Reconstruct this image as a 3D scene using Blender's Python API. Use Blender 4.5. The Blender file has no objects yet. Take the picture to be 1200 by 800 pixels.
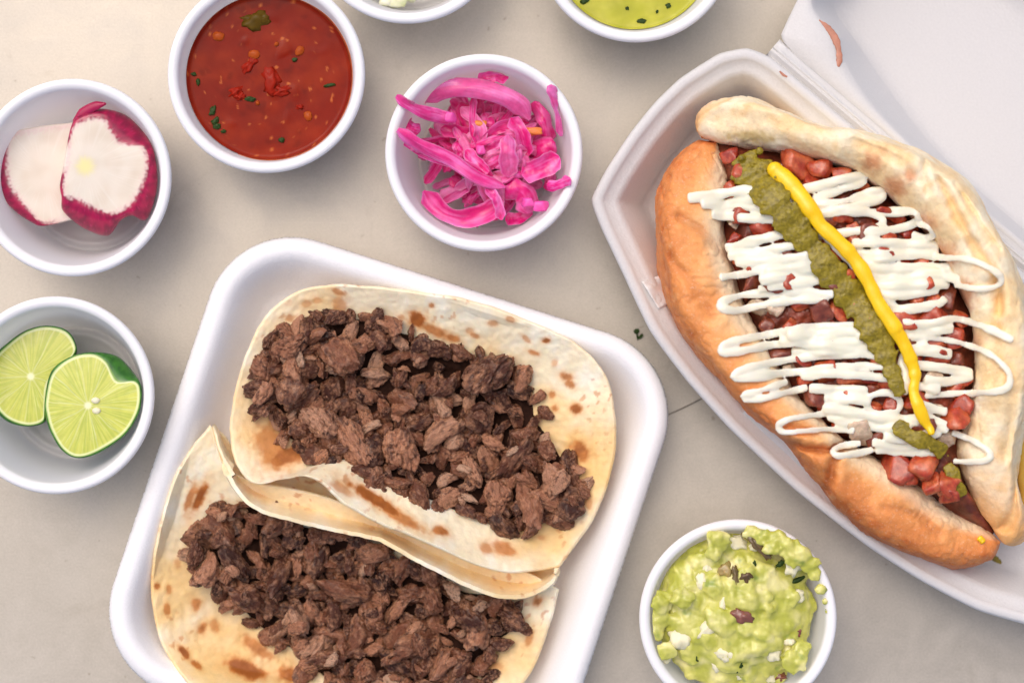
import bpy, math, random
import numpy as np
from mathutils import Vector

random.seed(7)
RNG = np.random.default_rng(7)
SC = bpy.context.scene
COL = SC.collection
R = math.radians

# ------------------------------------------------------------------ camera
HC = 0.82                 # camera height above the table
S0 = 0.00032              # metres per reference pixel on the table plane
cam = bpy.data.cameras.new('camera')
cam_o = bpy.data.objects.new('camera', cam)
COL.objects.link(cam_o)
cam_o.location = (0, 0, HC)
cam.sensor_width = 36
cam.lens = 36 * HC / (1200 * S0)
cam.clip_start = 0.01
cam.clip_end = 50
cam.dof.use_dof = True
cam.dof.focus_distance = HC - 0.034
cam.dof.aperture_fstop = 4.5
SC.camera = cam_o

# ------------------------------------------------------------------ sky, sun, exposure
SUN_AZ, SUN_EL = 122, 63       # azimuth counter-clockwise from +x: light comes from the upper left
world = bpy.data.worlds.new('World')
SC.world = world
world.use_nodes = True
wn = world.node_tree.nodes
wl = world.node_tree.links
sky = wn.new('ShaderNodeTexSky')
sky.sky_type = 'NISHITA'
sky.sun_disc = False
sky.sun_elevation = R(SUN_EL)
sky.sun_rotation = R(90 - SUN_AZ)
sky.air_density = 0.75
sky.dust_density = 5.0
sky.ozone_density = 1.0
wl.new(sky.outputs[0], wn['Background'].inputs['Color'])
wn['Background'].inputs['Strength'].default_value = 0.15
sun = bpy.data.lights.new('sun', 'SUN')
sun.energy = 0.62
sun.angle = R(75)
sun.color = (1.0, 0.89, 0.74)
sun_o = bpy.data.objects.new('sun', sun)
COL.objects.link(sun_o)
sdir = Vector((math.cos(R(SUN_AZ)) * math.cos(R(SUN_EL)), math.sin(R(SUN_AZ)) * math.cos(R(SUN_EL)), math.sin(R(SUN_EL))))
sun_o.rotation_euler = sdir.to_track_quat('Z', 'Y').to_euler()
sun_o.location = sdir * 2
SC.view_settings.view_transform = 'Standard'
SC.view_settings.look = 'None'
SC.view_settings.gamma = 1
SC.view_settings.use_curve_mapping = False
SC.view_settings.exposure = 0.23
SC.render.engine = 'CYCLES'
SC.cycles.use_denoising = True
SC.cycles.max_bounces = 12
SC.cycles.diffuse_bounces = 8
SC.cycles.transmission_bounces = 10
SC.cycles.transparent_max_bounces = 16

# ------------------------------------------------------------------ numeric helpers
_perm = RNG.permutation(256)
_perm = np.concatenate([_perm, _perm, _perm])
_g = RNG.normal(size=(256, 3))
_g /= np.linalg.norm(_g, axis=1)[:, None]


def noise(p):
    """gradient noise, p (...,3) -> about -1..1"""
    p = np.asarray(p, float)
    i = np.floor(p).astype(int)
    f = p - i
    u = f * f * f * (f * (f * 6 - 15) + 10)
    i &= 255
    out = 0
    for dx in (0, 1):
        wx = u[..., 0] if dx else 1 - u[..., 0]
        for dy in (0, 1):
            wy = u[..., 1] if dy else 1 - u[..., 1]
            for dz in (0, 1):
                wz = u[..., 2] if dz else 1 - u[..., 2]
                h = _perm[_perm[_perm[i[..., 0] + dx] + i[..., 1] + dy] + i[..., 2] + dz]
                d = f - np.array([dx, dy, dz])
                out = out + wx * wy * wz * (_g[h] * d).sum(-1)
    return out * 1.6


def fbm(p, oct=4, gain=0.5):
    p = np.asarray(p, float)
    s, a, t = 0, 1, 0
    for k in range(oct):
        s = s + a * noise(p * 2 ** k + 17.3 * k)
        t += a
        a *= gain
    return s / t


def smooth(e0, e1, x):
    t = np.clip((np.asarray(x, float) - e0) / (e1 - e0), 0, 1)
    return t * t * (3 - 2 * t)


def srgb(r, g, b):
    c = np.array([r, g, b], float) / 255
    return np.where(c <= 0.04045, c / 12.92, ((c + 0.055) / 1.055) ** 2.4)


def mixc(a, b, t):
    t = np.asarray(t, float)[..., None]
    return np.asarray(a) * (1 - t) + np.asarray(b) * t


def W(px, py, z):
    """reference pixel at height z -> world xyz array"""
    px, py, z = np.broadcast_arrays(np.asarray(px, float), np.asarray(py, float), np.asarray(z, float))
    s = S0 * (HC - z) / HC
    return np.stack([(px - 600) * s, (400 - py) * s, z], -1)


def to_px(v):
    s = S0 * (HC - v[..., 2]) / HC
    return np.stack([v[..., 0] / s + 600, 400 - v[..., 1] / s], -1)


def catmull(pts, n, closed=False):
    """smooth curve through pts resampled to n points by arc length"""
    P = np.asarray(pts, float)
    k = len(P)
    if closed:
        Q = np.concatenate([P[-1:], P, P[:2]])
        segs = k
    else:
        Q = np.concatenate([[2 * P[0] - P[1]], P, [2 * P[-1] - P[-2]]])
        segs = k - 1
    out = []
    for i in range(segs):
        p0, p1, p2, p3 = Q[i:i + 4]
        t = np.linspace(0, 1, 24, endpoint=False)[:, None]
        out.append(0.5 * (2 * p1 + (p2 - p0) * t + (2 * p0 - 5 * p1 + 4 * p2 - p3) * t ** 2 + (3 * p1 - p0 - 3 * p2 + p3) * t ** 3))
    C = np.concatenate(out)
    C = np.concatenate([C, C[:1] if closed else P[-1:]])
    d = np.concatenate([[0], np.cumsum(np.linalg.norm(np.diff(C, axis=0), axis=1))])
    s = np.linspace(0, d[-1], n, endpoint=not closed)
    return np.stack([np.interp(s, d, C[:, j]) for j in range(C.shape[1])], -1)


def chaikin(P, it=3, w=.25):
    P = np.asarray(P, float)
    for k_ in range(it):
        N = np.roll(P, -1, 0)
        c_ = w if k_ == 0 else .25
        a, b = P * (1 - c_) + N * c_, P * c_ + N * (1 - c_)
        P = np.stack([a, b], 1).reshape(-1, P.shape[1])
    return P


def inset_poly(Q, d):
    """mitred inset of a closed polygon (pixel coordinates, either orientation)"""
    Q = np.asarray(Q, float)
    area = 0.5 * np.sum(Q[:, 0] * np.roll(Q[:, 1], -1) - np.roll(Q[:, 0], -1) * Q[:, 1])
    sg = 1 if area > 0 else -1
    pr, nx = Q - np.roll(Q, 1, 0), np.roll(Q, -1, 0) - Q
    pr /= np.linalg.norm(pr, axis=1)[:, None]
    nx /= np.linalg.norm(nx, axis=1)[:, None]
    n1 = np.stack([-pr[:, 1], pr[:, 0]], -1) * sg
    n2 = np.stack([-nx[:, 1], nx[:, 0]], -1) * sg
    m = n1 + n2
    m /= np.linalg.norm(m, axis=1)[:, None]
    c = np.clip((m * n1).sum(1), .45, 1)
    return Q + m * (d / c)[:, None]


def in_poly(pts, poly):
    pts = np.asarray(pts, float)
    poly = np.asarray(poly, float)
    x, y = pts[..., 0], pts[..., 1]
    c = np.zeros(x.shape, bool)
    for i in range(len(poly)):
        x1, y1 = poly[i]
        x2, y2 = poly[i - 1]
        if y1 == y2:
            continue
        c ^= ((y1 > y) != (y2 > y)) & (x < (x2 - x1) * (y - y1) / (y2 - y1) + x1)
    return c


def dist_line(pts, line):
    """distance of 2-D points to a polyline"""
    pts = np.asarray(pts, float)
    d = np.full(pts.shape[:-1], 1e9)
    L = np.asarray(line, float)
    for a, b in zip(L[:-1], L[1:]):
        ab = b - a
        t = np.clip(((pts - a) @ ab) / (ab @ ab), 0, 1)
        d = np.minimum(d, np.linalg.norm(pts - a - t[..., None] * ab, axis=-1))
    return d


# ------------------------------------------------------------------ object helpers
def tag(o, label=None, cat=None, group=None, kind=None):
    if label: o['label'] = label
    if cat: o['category'] = cat
    if group: o['group'] = group
    if kind: o['kind'] = kind
    return o


def empty(name, loc, label, cat, group=None):
    o = bpy.data.objects.new(name, None)
    o.empty_display_size = 0.01
    o.location = loc
    COL.objects.link(o)
    return tag(o, label, cat, group)


def make_mesh(name, V, F, mat=None, smooth_=True, col=None):
    me = bpy.data.meshes.new(name)
    V = np.asarray(V, float)
    me.from_pydata(V.tolist(), [], [tuple(int(i) for i in f) for f in F])
    me.validate()
    if smooth_:
        me.polygons.foreach_set('use_smooth', np.ones(len(me.polygons), bool))
    if col is not None and len(me.vertices) == len(V):
        at = me.attributes.new('col', 'FLOAT_COLOR', 'POINT')
        c = np.concatenate([np.asarray(col, float).reshape(-1, 3), np.ones((len(V), 1))], 1)
        at.data.foreach_set('color', c.astype(np.float32).ravel())
    if mat: me.materials.append(mat)
    me.update()
    return me


def link(name, me, parent=None, loc=None):
    o = bpy.data.objects.new(name, me)
    COL.objects.link(o)
    if parent: o.parent = parent
    if loc is not None: o.location = loc
    return o


def part(name, V, F, mat, parent=None, smooth_=True, col=None):
    """mesh given in world coordinates, parented to an Empty (no rotation)"""
    V = np.asarray(V, float)
    if parent is not None:
        V = V - np.array(parent.location)
        if parent.parent is not None: V = V - np.array(parent.parent.location)
        return link(name, make_mesh(name, V, F, mat, smooth_, col), parent)
    c = np.array([V[:, 0].mean(), V[:, 1].mean(), V[:, 2].min()])
    return link(name, make_mesh(name, V - c, F, mat, smooth_, col), None, c)


def grid_faces(n, m, wrap_m=False, wrap_n=False, off=0):
    """quads for an n x m vertex grid"""
    F = []
    for i in range(n if wrap_n else n - 1):
        for j in range(m if wrap_m else m - 1):
            a, b = i * m + j, i * m + (j + 1) % m
            c, d = ((i + 1) % n) * m + (j + 1) % m, ((i + 1) % n) * m + j
            F.append((off + a, off + b, off + c, off + d))
    return F


def rings_mesh(rings, cap0=True, cap1=True):
    """list of (m,3) closed rings -> V,F ; ends closed by a centre vertex"""
    n, m = len(rings), len(rings[0])
    V = np.concatenate(rings)
    F = grid_faces(n, m, wrap_m=True)
    V = list(V)
    if cap0:
        V.append(rings[0].mean(0)); c = len(V) - 1
        F += [(c, (j + 1) % m, j) for j in range(m)]
    if cap1:
        V.append(rings[-1].mean(0)); c = len(V) - 1
        o = (n - 1) * m
        F += [(c, o + j, o + (j + 1) % m) for j in range(m)]
    return np.array(V), F


def lathe(profile, seg=128, centre=(0, 0, 0)):
    pr = np.asarray(profile, float)
    a = np.linspace(0, 2 * np.pi, seg, endpoint=False)
    rings = [np.stack([r * np.cos(a), r * np.sin(a), np.full(seg, z)], -1) + np.array(centre) for r, z in pr]
    return rings_mesh(rings)


def sweep(path, wid, hei, seg=14, flat=1.0, rounded=True):
    """tube along a world path; wid/hei half sizes per point, cross-section upright in z"""
    P = np.asarray(path, float)
    n = len(P)
    T = np.gradient(P, axis=0)
    T /= np.linalg.norm(T, axis=1)[:, None] + 1e-12
    up = np.array([0, 0, 1.0])
    S = np.cross(T, up)
    S /= np.linalg.norm(S, axis=1)[:, None] + 1e-9
    U = np.cross(S, T)
    wid = np.broadcast_to(np.asarray(wid, float), (n,)).copy()
    hei = np.broadcast_to(np.asarray(hei, float), (n,)).copy()
    a = np.linspace(0, 2 * np.pi, seg, endpoint=False)
    rings = []
    if rounded:
        k = np.array([.35, .75, .95])
        ext = np.sqrt(1 - k ** 2)
        for kk, e in zip(k, ext):
            rings.append(P[0] - T[0] * e * hei[0] + kk * (np.cos(a)[:, None] * S[0] * wid[0] + np.sin(a)[:, None] * U[0] * hei[0]))
    for i in range(n):
        rings.append(P[i] + np.cos(a)[:, None] * S[i] * wid[i] + np.sin(a)[:, None] * U[i] * hei[i])
    if rounded:
        for kk, e in zip(k[::-1], ext[::-1]):
            rings.append(P[-1] + T[-1] * e * hei[-1] + kk * (np.cos(a)[:, None] * S[-1] * wid[-1] + np.sin(a)[:, None] * U[-1] * hei[-1]))
    return rings_mesh(rings)


def join(lst):
    V, F, o = [], [], 0
    for v, f in lst:
        V.append(np.asarray(v)); F += [tuple(i + o for i in q) for q in f]; o += len(v)
    return np.concatenate(V), F


def icosphere(sub):
    import bmesh
    bm = bmesh.new()
    bmesh.ops.create_icosphere(bm, subdivisions=sub, radius=1)
    V = np.array([v.co[:] for v in bm.verts])
    F = [tuple(v.index for v in f.verts) for f in bm.faces]
    bm.free()
    return V, F


ICO = {k: icosphere(k) for k in (2, 3, 4, 5)}


def remesh(V, F, voxel, smooth_it=3):
    """union of overlapping closed shapes as one skin"""
    me = make_mesh('tmp', V, F)
    o = bpy.data.objects.new('tmp', me)
    COL.objects.link(o)
    m = o.modifiers.new('r', 'REMESH'); m.mode = 'VOXEL'; m.voxel_size = voxel
    if smooth_it:
        s = o.modifiers.new('s', 'SMOOTH'); s.factor = .5; s.iterations = smooth_it
    dg = bpy.context.evaluated_depsgraph_get()
    e = bpy.data.meshes.new_from_object(o.evaluated_get(dg))
    n = len(e.vertices)
    v = np.empty(n * 3); e.vertices.foreach_get('co', v)
    nv = np.empty(n * 3); e.vertices.foreach_get('normal', nv)
    f = [tuple(p.vertices) for p in e.polygons]
    bpy.data.objects.remove(o); bpy.data.meshes.remove(me); bpy.data.meshes.remove(e)
    return v.reshape(-1, 3), f, nv.reshape(-1, 3)


class HMap:
    """height of what is already there, seen from above"""
    def __init__(self, x0, y0, x1, y1, cell=3, base=0.0):
        self.x0, self.y0, self.c = x0, y0, cell
        self.h = np.full((int((y1 - y0) / cell) + 1, int((x1 - x0) / cell) + 1), float(base))

    def idx(self, px, py):
        i = np.clip(((np.asarray(py) - self.y0) / self.c).astype(int), 0, self.h.shape[0] - 1)
        j = np.clip(((np.asarray(px) - self.x0) / self.c).astype(int), 0, self.h.shape[1] - 1)
        return i, j

    def add(self, V):
        V = np.asarray(V); q = to_px(V)
        ok = (q[:, 0] > self.x0) & (q[:, 1] > self.y0) & (q[:, 0] < self.x0 + self.c * self.h.shape[1]) & (q[:, 1] < self.y0 + self.c * self.h.shape[0])
        i, j = self.idx(q[ok, 0], q[ok, 1])
        np.maximum.at(self.h, (i, j), V[ok, 2])
        h = self.h
        for fn in (np.maximum, np.maximum, np.minimum, np.minimum):
            p = np.pad(h, 1, mode='edge')
            h = p[1:-1, 1:-1]
            for a in (0, 1, 2):
                for b in (0, 1, 2):
                    h = fn(h, p[a:a + h.shape[0], b:b + h.shape[1]])
        self.h = h

    def blur(self, n=2):
        h = self.h
        for _ in range(n):
            p = np.pad(h, 1, mode='edge')
            h = (p[1:-1, 1:-1] * 2 + p[:-2, 1:-1] + p[2:, 1:-1] + p[1:-1, :-2] + p[1:-1, 2:]) / 6
        self.h = h

    def at(self, px, py):
        return self.h[self.idx(px, py)]

    def disc(self, px, py, r, fn=np.mean):
        yy, xx = np.mgrid[0:self.h.shape[0], 0:self.h.shape[1]]
        m = (xx * self.c + self.x0 - px) ** 2 + (yy * self.c + self.y0 - py) ** 2 <= r * r
        return fn(self.h[m]) if m.any() else 0

    def bump(self, px, py, r, ztop, zrim):
        yy, xx = np.mgrid[0:self.h.shape[0], 0:self.h.shape[1]]
        d2 = ((xx * self.c + self.x0 - px) ** 2 + (yy * self.c + self.y0 - py) ** 2) / (r * r)
        m = d2 < 1
        self.h[m] = np.maximum(self.h[m], zrim + (ztop - zrim) * np.sqrt(1 - d2[m]))


# ------------------------------------------------------------------ materials
class NT:
    def __init__(self, name):
        self.m = bpy.data.materials.new(name)
        self.m.use_nodes = True
        self.t = self.m.node_tree
        self.b = self.t.nodes['Principled BSDF']
        self.out = self.t.nodes['Material Output']
        self.co = self.t.nodes.new('ShaderNodeTexCoord')

    def n(self, typ, **kw):
        x = self.t.nodes.new(typ)
        for k, v in kw.items():
            setattr(x, k, v)
        return x

    def l(self, a, b):
        self.t.links.new(a, b)

    def noise(self, scale, detail=4, rough=.55, vec=None, dist=0):
        x = self.n('ShaderNodeTexNoise')
        x.inputs['Scale'].default_value = scale
        x.inputs['Detail'].default_value = detail
        x.inputs['Roughness'].default_value = rough
        x.inputs['Distortion'].default_value = dist
        self.l(vec or self.co.outputs['Object'], x.inputs['Vector'])
        return x.outputs['Fac']

    def ramp(self, fac, stops):
        x = self.n('ShaderNodeValToRGB')
        e = x.color_ramp.elements
        while len(e) < len(stops): e.new(.5)
        for i, (p, c) in enumerate(stops):
            e[i].position = p
            e[i].color = (*c, 1) if not np.isscalar(c) else (c, c, c, 1)
        self.l(fac, x.inputs[0])
        return x.outputs[0]

    def mix(self, fac, a, b, mode='MIX'):
        x = self.n('ShaderNodeMix', data_type='RGBA', blend_type=mode)
        for s, v in ((x.inputs[0], fac), (x.inputs[6], a), (x.inputs[7], b)):
            if hasattr(v, 'is_linked'): self.l(v, s)
            elif np.isscalar(v): s.default_value = v
            else: s.default_value = (*v, 1)
        return x.outputs[2]

    def math(self, op, a, b=0.0):
        x = self.n('ShaderNodeMath', operation=op)
        for s, v in zip(x.inputs, (a, b)):
            if hasattr(v, 'is_linked'): self.l(v, s)
            else: s.default_value = v
        return x.outputs[0]

    def bump(self, h, strength, dist, prev=None):
        x = self.n('ShaderNodeBump')
        x.inputs['Strength'].default_value = strength
        x.inputs['Distance'].default_value = dist
        self.l(h, x.inputs['Height'])
        if prev is not None: self.l(prev, x.inputs['Normal'])
        return x.outputs[0]

    def attr(self, name='col'):
        x = self.n('ShaderNodeAttribute'); x.attribute_name = name
        return x.outputs['Color']

    def mapped(self, scale):
        x = self.n('ShaderNodeMapping')
        x.inputs['Scale'].default_value = scale
        self.l(self.co.outputs['Object'], x.inputs['Vector'])
        return x.outputs[0]

    def set(self, **kw):
        for k, v in kw.items():
            s = self.b.inputs[k.replace('_', ' ')]
            if hasattr(v, 'is_linked'): self.l(v, s)
            elif isinstance(v, (tuple, list, np.ndarray)) and len(v) == 3 and s.type == 'RGBA': s.default_value = (*v, 1)
            else: s.default_value = v
        return self


def food(name, rough=.5, sss=.0, rad=(.004, .002, .001), bumps=((900, .3, .0004),), var=.18, vscale=260, base=None, spec=.5, coat=0, stretch=None):
    """soft food surface: colour from the mesh attribute col (or base), mottled by fine noise, with fine relief"""
    t = NT(name)
    c = t.attr() if base is None else None
    v = t.mapped(stretch) if stretch else None
    f = t.noise(vscale, 5, .6, v)
    g = t.ramp(f, [(.25, 1 - var), (.75, 1 + var)])
    cc = t.mix(1.0, c if base is None else base, g, 'MULTIPLY')
    nrm = None
    for s, st, d in bumps:
        nrm = t.bump(t.noise(s, 3, .6, v), st, d, nrm)
    t.set(Base_Color=cc, Roughness=rough, Subsurface_Weight=sss, Subsurface_Radius=rad, Subsurface_Scale=1.0, Specular_IOR_Level=spec, Coat_Weight=coat, Coat_Roughness=.12)
    if nrm is not None: t.set(Normal=nrm)
    return t.m


def m_table():
    t = NT('worn_table_metal')
    big = t.noise(7, 4, .6)
    mid = t.noise(45, 6, .7, dist=.6)
    c = t.ramp(big, [(.38, (0.435, 0.397, 0.336)), (.62, (0.516, 0.473, 0.406))])
    c = t.mix(.35, c, t.ramp(mid, [(.38, (0.342, 0.307, 0.253)), (.62, (0.580, 0.536, 0.464))]))
    fine = t.noise(1500, 3, .65)
    c = t.mix(.22, c, t.ramp(fine, [(.35, (0.296, 0.269, 0.226)), (.65, (0.615, 0.571, 0.499))]))
    nrm = t.bump(fine, .25, .0002)
    for ang, sc in ((.5, 1.0), (1.9, 1.3), (2.7, .8)):      # fine wiping scratches in several directions
        mp = t.n('ShaderNodeMapping'); mp.inputs['Rotation'].default_value = (0, 0, ang); mp.inputs['Scale'].default_value = (22 * sc, 520 * sc, 1)
        t.l(t.co.outputs['Object'], mp.inputs['Vector'])
        sn = t.n('ShaderNodeTexNoise'); sn.inputs['Scale'].default_value = 1; sn.inputs['Detail'].default_value = 3; sn.inputs['Distortion'].default_value = .5
        t.l(mp.outputs[0], sn.inputs['Vector'])
        k = t.ramp(sn.outputs['Fac'], [(.60, 0.0), (.70, 1.0)])
        patch = t.ramp(t.noise(14 * sc, 2, .5), [(.48, 0.0), (.62, 1.0)])
        c = t.mix(t.math('MULTIPLY', t.math('MULTIPLY', k, patch), .07), c, (.68, .63, .55))
    speck = t.ramp(t.noise(260, 2, .5), [(.715, 0.0), (.76, 1.0)])
    c = t.mix(t.math('MULTIPLY', speck, .45), c, (.19, .14, .09))
    stain = t.ramp(t.noise(24, 5, .75, dist=1.2), [(.60, 0.0), (.70, 1.0)])
    c = t.mix(t.math('MULTIPLY', stain, .18), c, (.26, .21, .15))
    t.set(Base_Color=c, Metallic=.45, Roughness=t.ramp(mid, [(.36, .36), (.64, .50)]), Normal=nrm)
    return t.m


def m_foam(name, base, grain, st):
    t = NT(name)
    f = t.noise(grain, 2, .6)
    v = t.n('ShaderNodeTexVoronoi'); v.inputs['Scale'].default_value = grain * .55
    t.l(t.co.outputs['Object'], v.inputs['Vector'])
    c = t.mix(.5, base, t.ramp(f, [(.3, np.array(base) * .93), (.7, np.minimum(np.array(base) * 1.04, .93))]))
    t.set(Base_Color=c, Roughness=.62, Specular_IOR_Level=.35, Subsurface_Weight=.25, Subsurface_Radius=(.004, .004, .004), Subsurface_Scale=1.0,
          Normal=t.bump(v.outputs['Distance'], st * .6, .0004, t.bump(f, st, .0003)))
    return t.m


def m_cup():
    t = NT('frosted_plastic')
    d = t.n('ShaderNodeBsdfDiffuse'); d.inputs[0].default_value = (.975, .97, .98, 1)
    tl = t.n('ShaderNodeBsdfTranslucent'); tl.inputs[0].default_value = (.99, .985, .99, 1)
    tr = t.n('ShaderNodeBsdfTransparent'); tr.inputs[0].default_value = (.97, .97, .98, 1)
    gl = t.n('ShaderNodeBsdfGlossy'); gl.inputs['Roughness'].default_value = .25
    sep = t.n('ShaderNodeSeparateXYZ'); t.l(t.co.outputs['Object'], sep.inputs[0])
    rim = t.ramp(t.math('MULTIPLY', sep.outputs['Z'], 25.0), [(.05, .22), (.10, .05), (.88, .04), (.93, .0)])   # the floor of the cup is thinnest
    thin = t.ramp(t.math('MULTIPLY', sep.outputs['Z'], 25.0), [(.05, .40), (.90, .36), (.96, .14)])
    m1 = t.n('ShaderNodeMixShader'); t.l(thin, m1.inputs[0])
    t.l(d.outputs[0], m1.inputs[1]); t.l(tl.outputs[0], m1.inputs[2])
    m2 = t.n('ShaderNodeMixShader'); t.l(rim, m2.inputs[0])
    t.l(m1.outputs[0], m2.inputs[1]); t.l(tr.outputs[0], m2.inputs[2])
    m3 = t.n('ShaderNodeMixShader'); m3.inputs[0].default_value = .04
    t.l(m2.outputs[0], m3.inputs[1]); t.l(gl.outputs[0], m3.inputs[2])
    t.l(m3.outputs[0], t.out.inputs[0])
    return t.m


def m_meat():
    t = NT('grilled_beef')
    oi = t.n('ShaderNodeObjectInfo')
    rnd = oi.outputs['Random']
    tone = t.ramp(rnd, [(0, (.045, .012, .006)), (.35, (.135, .042, .020)), (.65, (.30, .110, .054)), (.86, (.56, .25, .135)), (1, (.70, .44, .29))])
    geo = t.n('ShaderNodeNewGeometry')
    f = t.noise(1.3, 5, .65)
    c = t.mix(t.ramp(f, [(.45, 0.0), (.66, .8)]), tone, (.74, .36, .19))
    dark = t.ramp(t.noise(1.8, 4, .6, dist=.5), [(.50, 0.0), (.66, .9)])
    c = t.mix(dark, c, (.075, .022, .013))
    fib = t.noise(4, 5, .7, t.mapped((1.6, 5, 5)))
    c = t.mix(.32, c, t.mix(1.0, c, t.ramp(fib, [(.40, (.4, .32, .3)), (.60, (1.6, 1.6, 1.6))]), 'MULTIPLY'))
    c = t.mix(t.ramp(geo.outputs['Pointiness'], [(.43, .8), (.495, 0.0)]), c, (.035, .012, .008))  # shade in the hollows, put into the colour
    c = t.mix(t.ramp(geo.outputs['Pointiness'], [(.53, 0.0), (.60, .35)]), c, (.70, .42, .28))  # raised edges lightened in the colour, as highlights
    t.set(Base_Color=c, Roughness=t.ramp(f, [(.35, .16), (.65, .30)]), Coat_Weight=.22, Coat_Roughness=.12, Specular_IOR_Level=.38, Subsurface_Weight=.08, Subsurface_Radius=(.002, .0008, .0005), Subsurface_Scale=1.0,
          Normal=t.bump(fib, .30, .07, t.bump(t.noise(9, 5, .65), .55, .05)))
    return t.m


M_TABLE = m_table()
M_FOAM = m_foam('white_foam', (.915, .90, .905), 1700, .25)
M_BOX = m_foam('white_moulded_fibre', (.68, .668, .66), 1300, .30)
M_CUP = m_cup()
M_MEAT = m_meat()
M_CRUMB = food('dark_meat_crumbs', .8, 0, bumps=((700, .6, .001),), base=(.024, .009, .005), var=.5, vscale=500, spec=.1)  # near-black colour stands in for shade between the meat pieces
M_TORT = food('flour_tortilla', .55, .20, (.003, .0018, .0009), ((420, .28, .0007), (1500, .25, .0003)), .07, 420, spec=.35)
def m_bread():
    t = NT('bread_crust')
    c = t.attr()
    c = t.mix(1.0, c, t.ramp(t.noise(330, 5, .65), [(.32, (.91, .87, .82)), (.68, (1.06, 1.06, 1.06))]), 'MULTIPLY')
    pore = t.ramp(t.noise(900, 3, .6), [(.30, .28), (.42, 0.0)])
    c = t.mix(pore, c, t.mix(1.0, c, (.62, .50, .40), 'MULTIPLY'))
    flour = t.ramp(t.noise(1500, 2, .6), [(.60, 0.0), (.72, .3)])
    c = t.mix(flour, c, (.90, .80, .66))
    wr = t.noise(150, 4, .6, t.mapped((1, 1, 1)), 1.5)
    nrm = t.bump(wr, .20, .0016, t.bump(t.noise(420, 4, .65), .30, .0010, t.bump(t.noise(1300, 3, .6), .35, .0005)))
    t.set(Base_Color=c, Roughness=.5, Specular_IOR_Level=.35, Subsurface_Weight=.10, Subsurface_Radius=(.003, .0015, .0007), Subsurface_Scale=1.0, Normal=nrm)
    return t.m


M_BREAD = m_bread()
M_MAYO = food('mayonnaise', .16, .5, (.004, .003, .002), ((140, .10, .0006),), .02, 100, base=tuple(srgb(252, 243, 216)), coat=.2)
M_MUST = food('mustard', .25, .3, (.003, .002, .0005), ((200, .2, .0005),), .06, 160, base=tuple(srgb(255, 204, 10)), coat=.1)
M_RELISH = food('green_chile_sauce', .22, .15, (.002, .002, .0006), ((1100, .5, .0006),), .55, 620, base=tuple(srgb(138, 122, 30)), coat=.12, spec=.3)
M_TOM = food('tomato', .2, .25, (.004, .001, .0006), ((3, .12, .1),), .35, 2.5, coat=.3)
M_BEAN = food('bean_mash', .4, .05, (.002, .001, .0006), ((300, .5, .001),), .35, 220)
M_ONION = food('pickled_onion', .22, .5, (.004, .0018, .003), ((700, .3, .0004),), .14, 420, spec=.35, coat=.05)
M_RAD = food('radish', .28, .3, (.004, .003, .003), ((300, .06, .0003),), .02, 200, coat=.25)
M_LIME = food('lime', .25, .3, (.003, .003, .001), ((700, .25, .0003),), .08, 400, coat=.3)
M_GUAC = food('guacamole', .3, .3, (.003, .003, .001), ((350, .2, .0009),), .10, 160, coat=.3)
M_CHEESE = food('crumbled_cheese', .5, .3, (.003, .0028, .002), ((500, .4, .0006),), .04, 300, base=tuple(srgb(242, 234, 196)))
M_HERB = food('green_herb', .45, .1, (.001, .001, .0004), ((500, .3, .0004),), .3, 500, base=tuple(srgb(44, 66, 22)), spec=.2)
M_SALSA = food('red_salsa', .14, .05, (.004, .001, .0005), ((130, .03, .0006),), .10, 120, spec=.09)
M_GSALSA = food('green_salsa', .3, .3, (.004, .004, .001), ((150, .04, .0006),), .12, 130, spec=.3)
M_PEPPER = food('yellow_pepper', .25, .3, (.004, .003, .001), ((120, .1, .0004),), .05, 100, base=tuple(srgb(222, 190, 92)), coat=.4)
M_PALE = food('pale_cucumber', .3, .45, (.004, .004, .002), ((300, .2, .0004),), .05, 200, coat=.2)
M_SMEAR = food('brown_sauce', .3, .1, (.002, .001, .0006), ((500, .3, .0004),), .2, 400, base=tuple(srgb(190, 128, 104)))
M_PAPER = food('waxed_paper', .4, .3, (.003, .003, .003), ((300, .2, .0004),), .02, 100, base=(.84, .83, .82))
M_SEAM = food('dark_groove', .7, 0, bumps=(), base=(.16, .145, .12))

# ------------------------------------------------------------------ table
tw, th = .62, .46
bev = .004
ring = lambda x, y, z: np.array([(-x, -y, z), (x, -y, z), (x, y, z), (-x, y, z)], float)
V, F = rings_mesh([ring(tw, th, -.03), ring(tw, th, -bev), ring(tw - bev, th - bev, 0)])
table = link('table', make_mesh('table', V, F, M_TABLE, False))
tag(table, kind='structure')
lin = W(*catmull([(778, 488), (800, 478), (822, 467), (850, 452)], 30).T, .0003)
V, F = sweep(lin, .00022, .00012, 6)
part('seam', V, F, M_SEAM, table)


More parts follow.
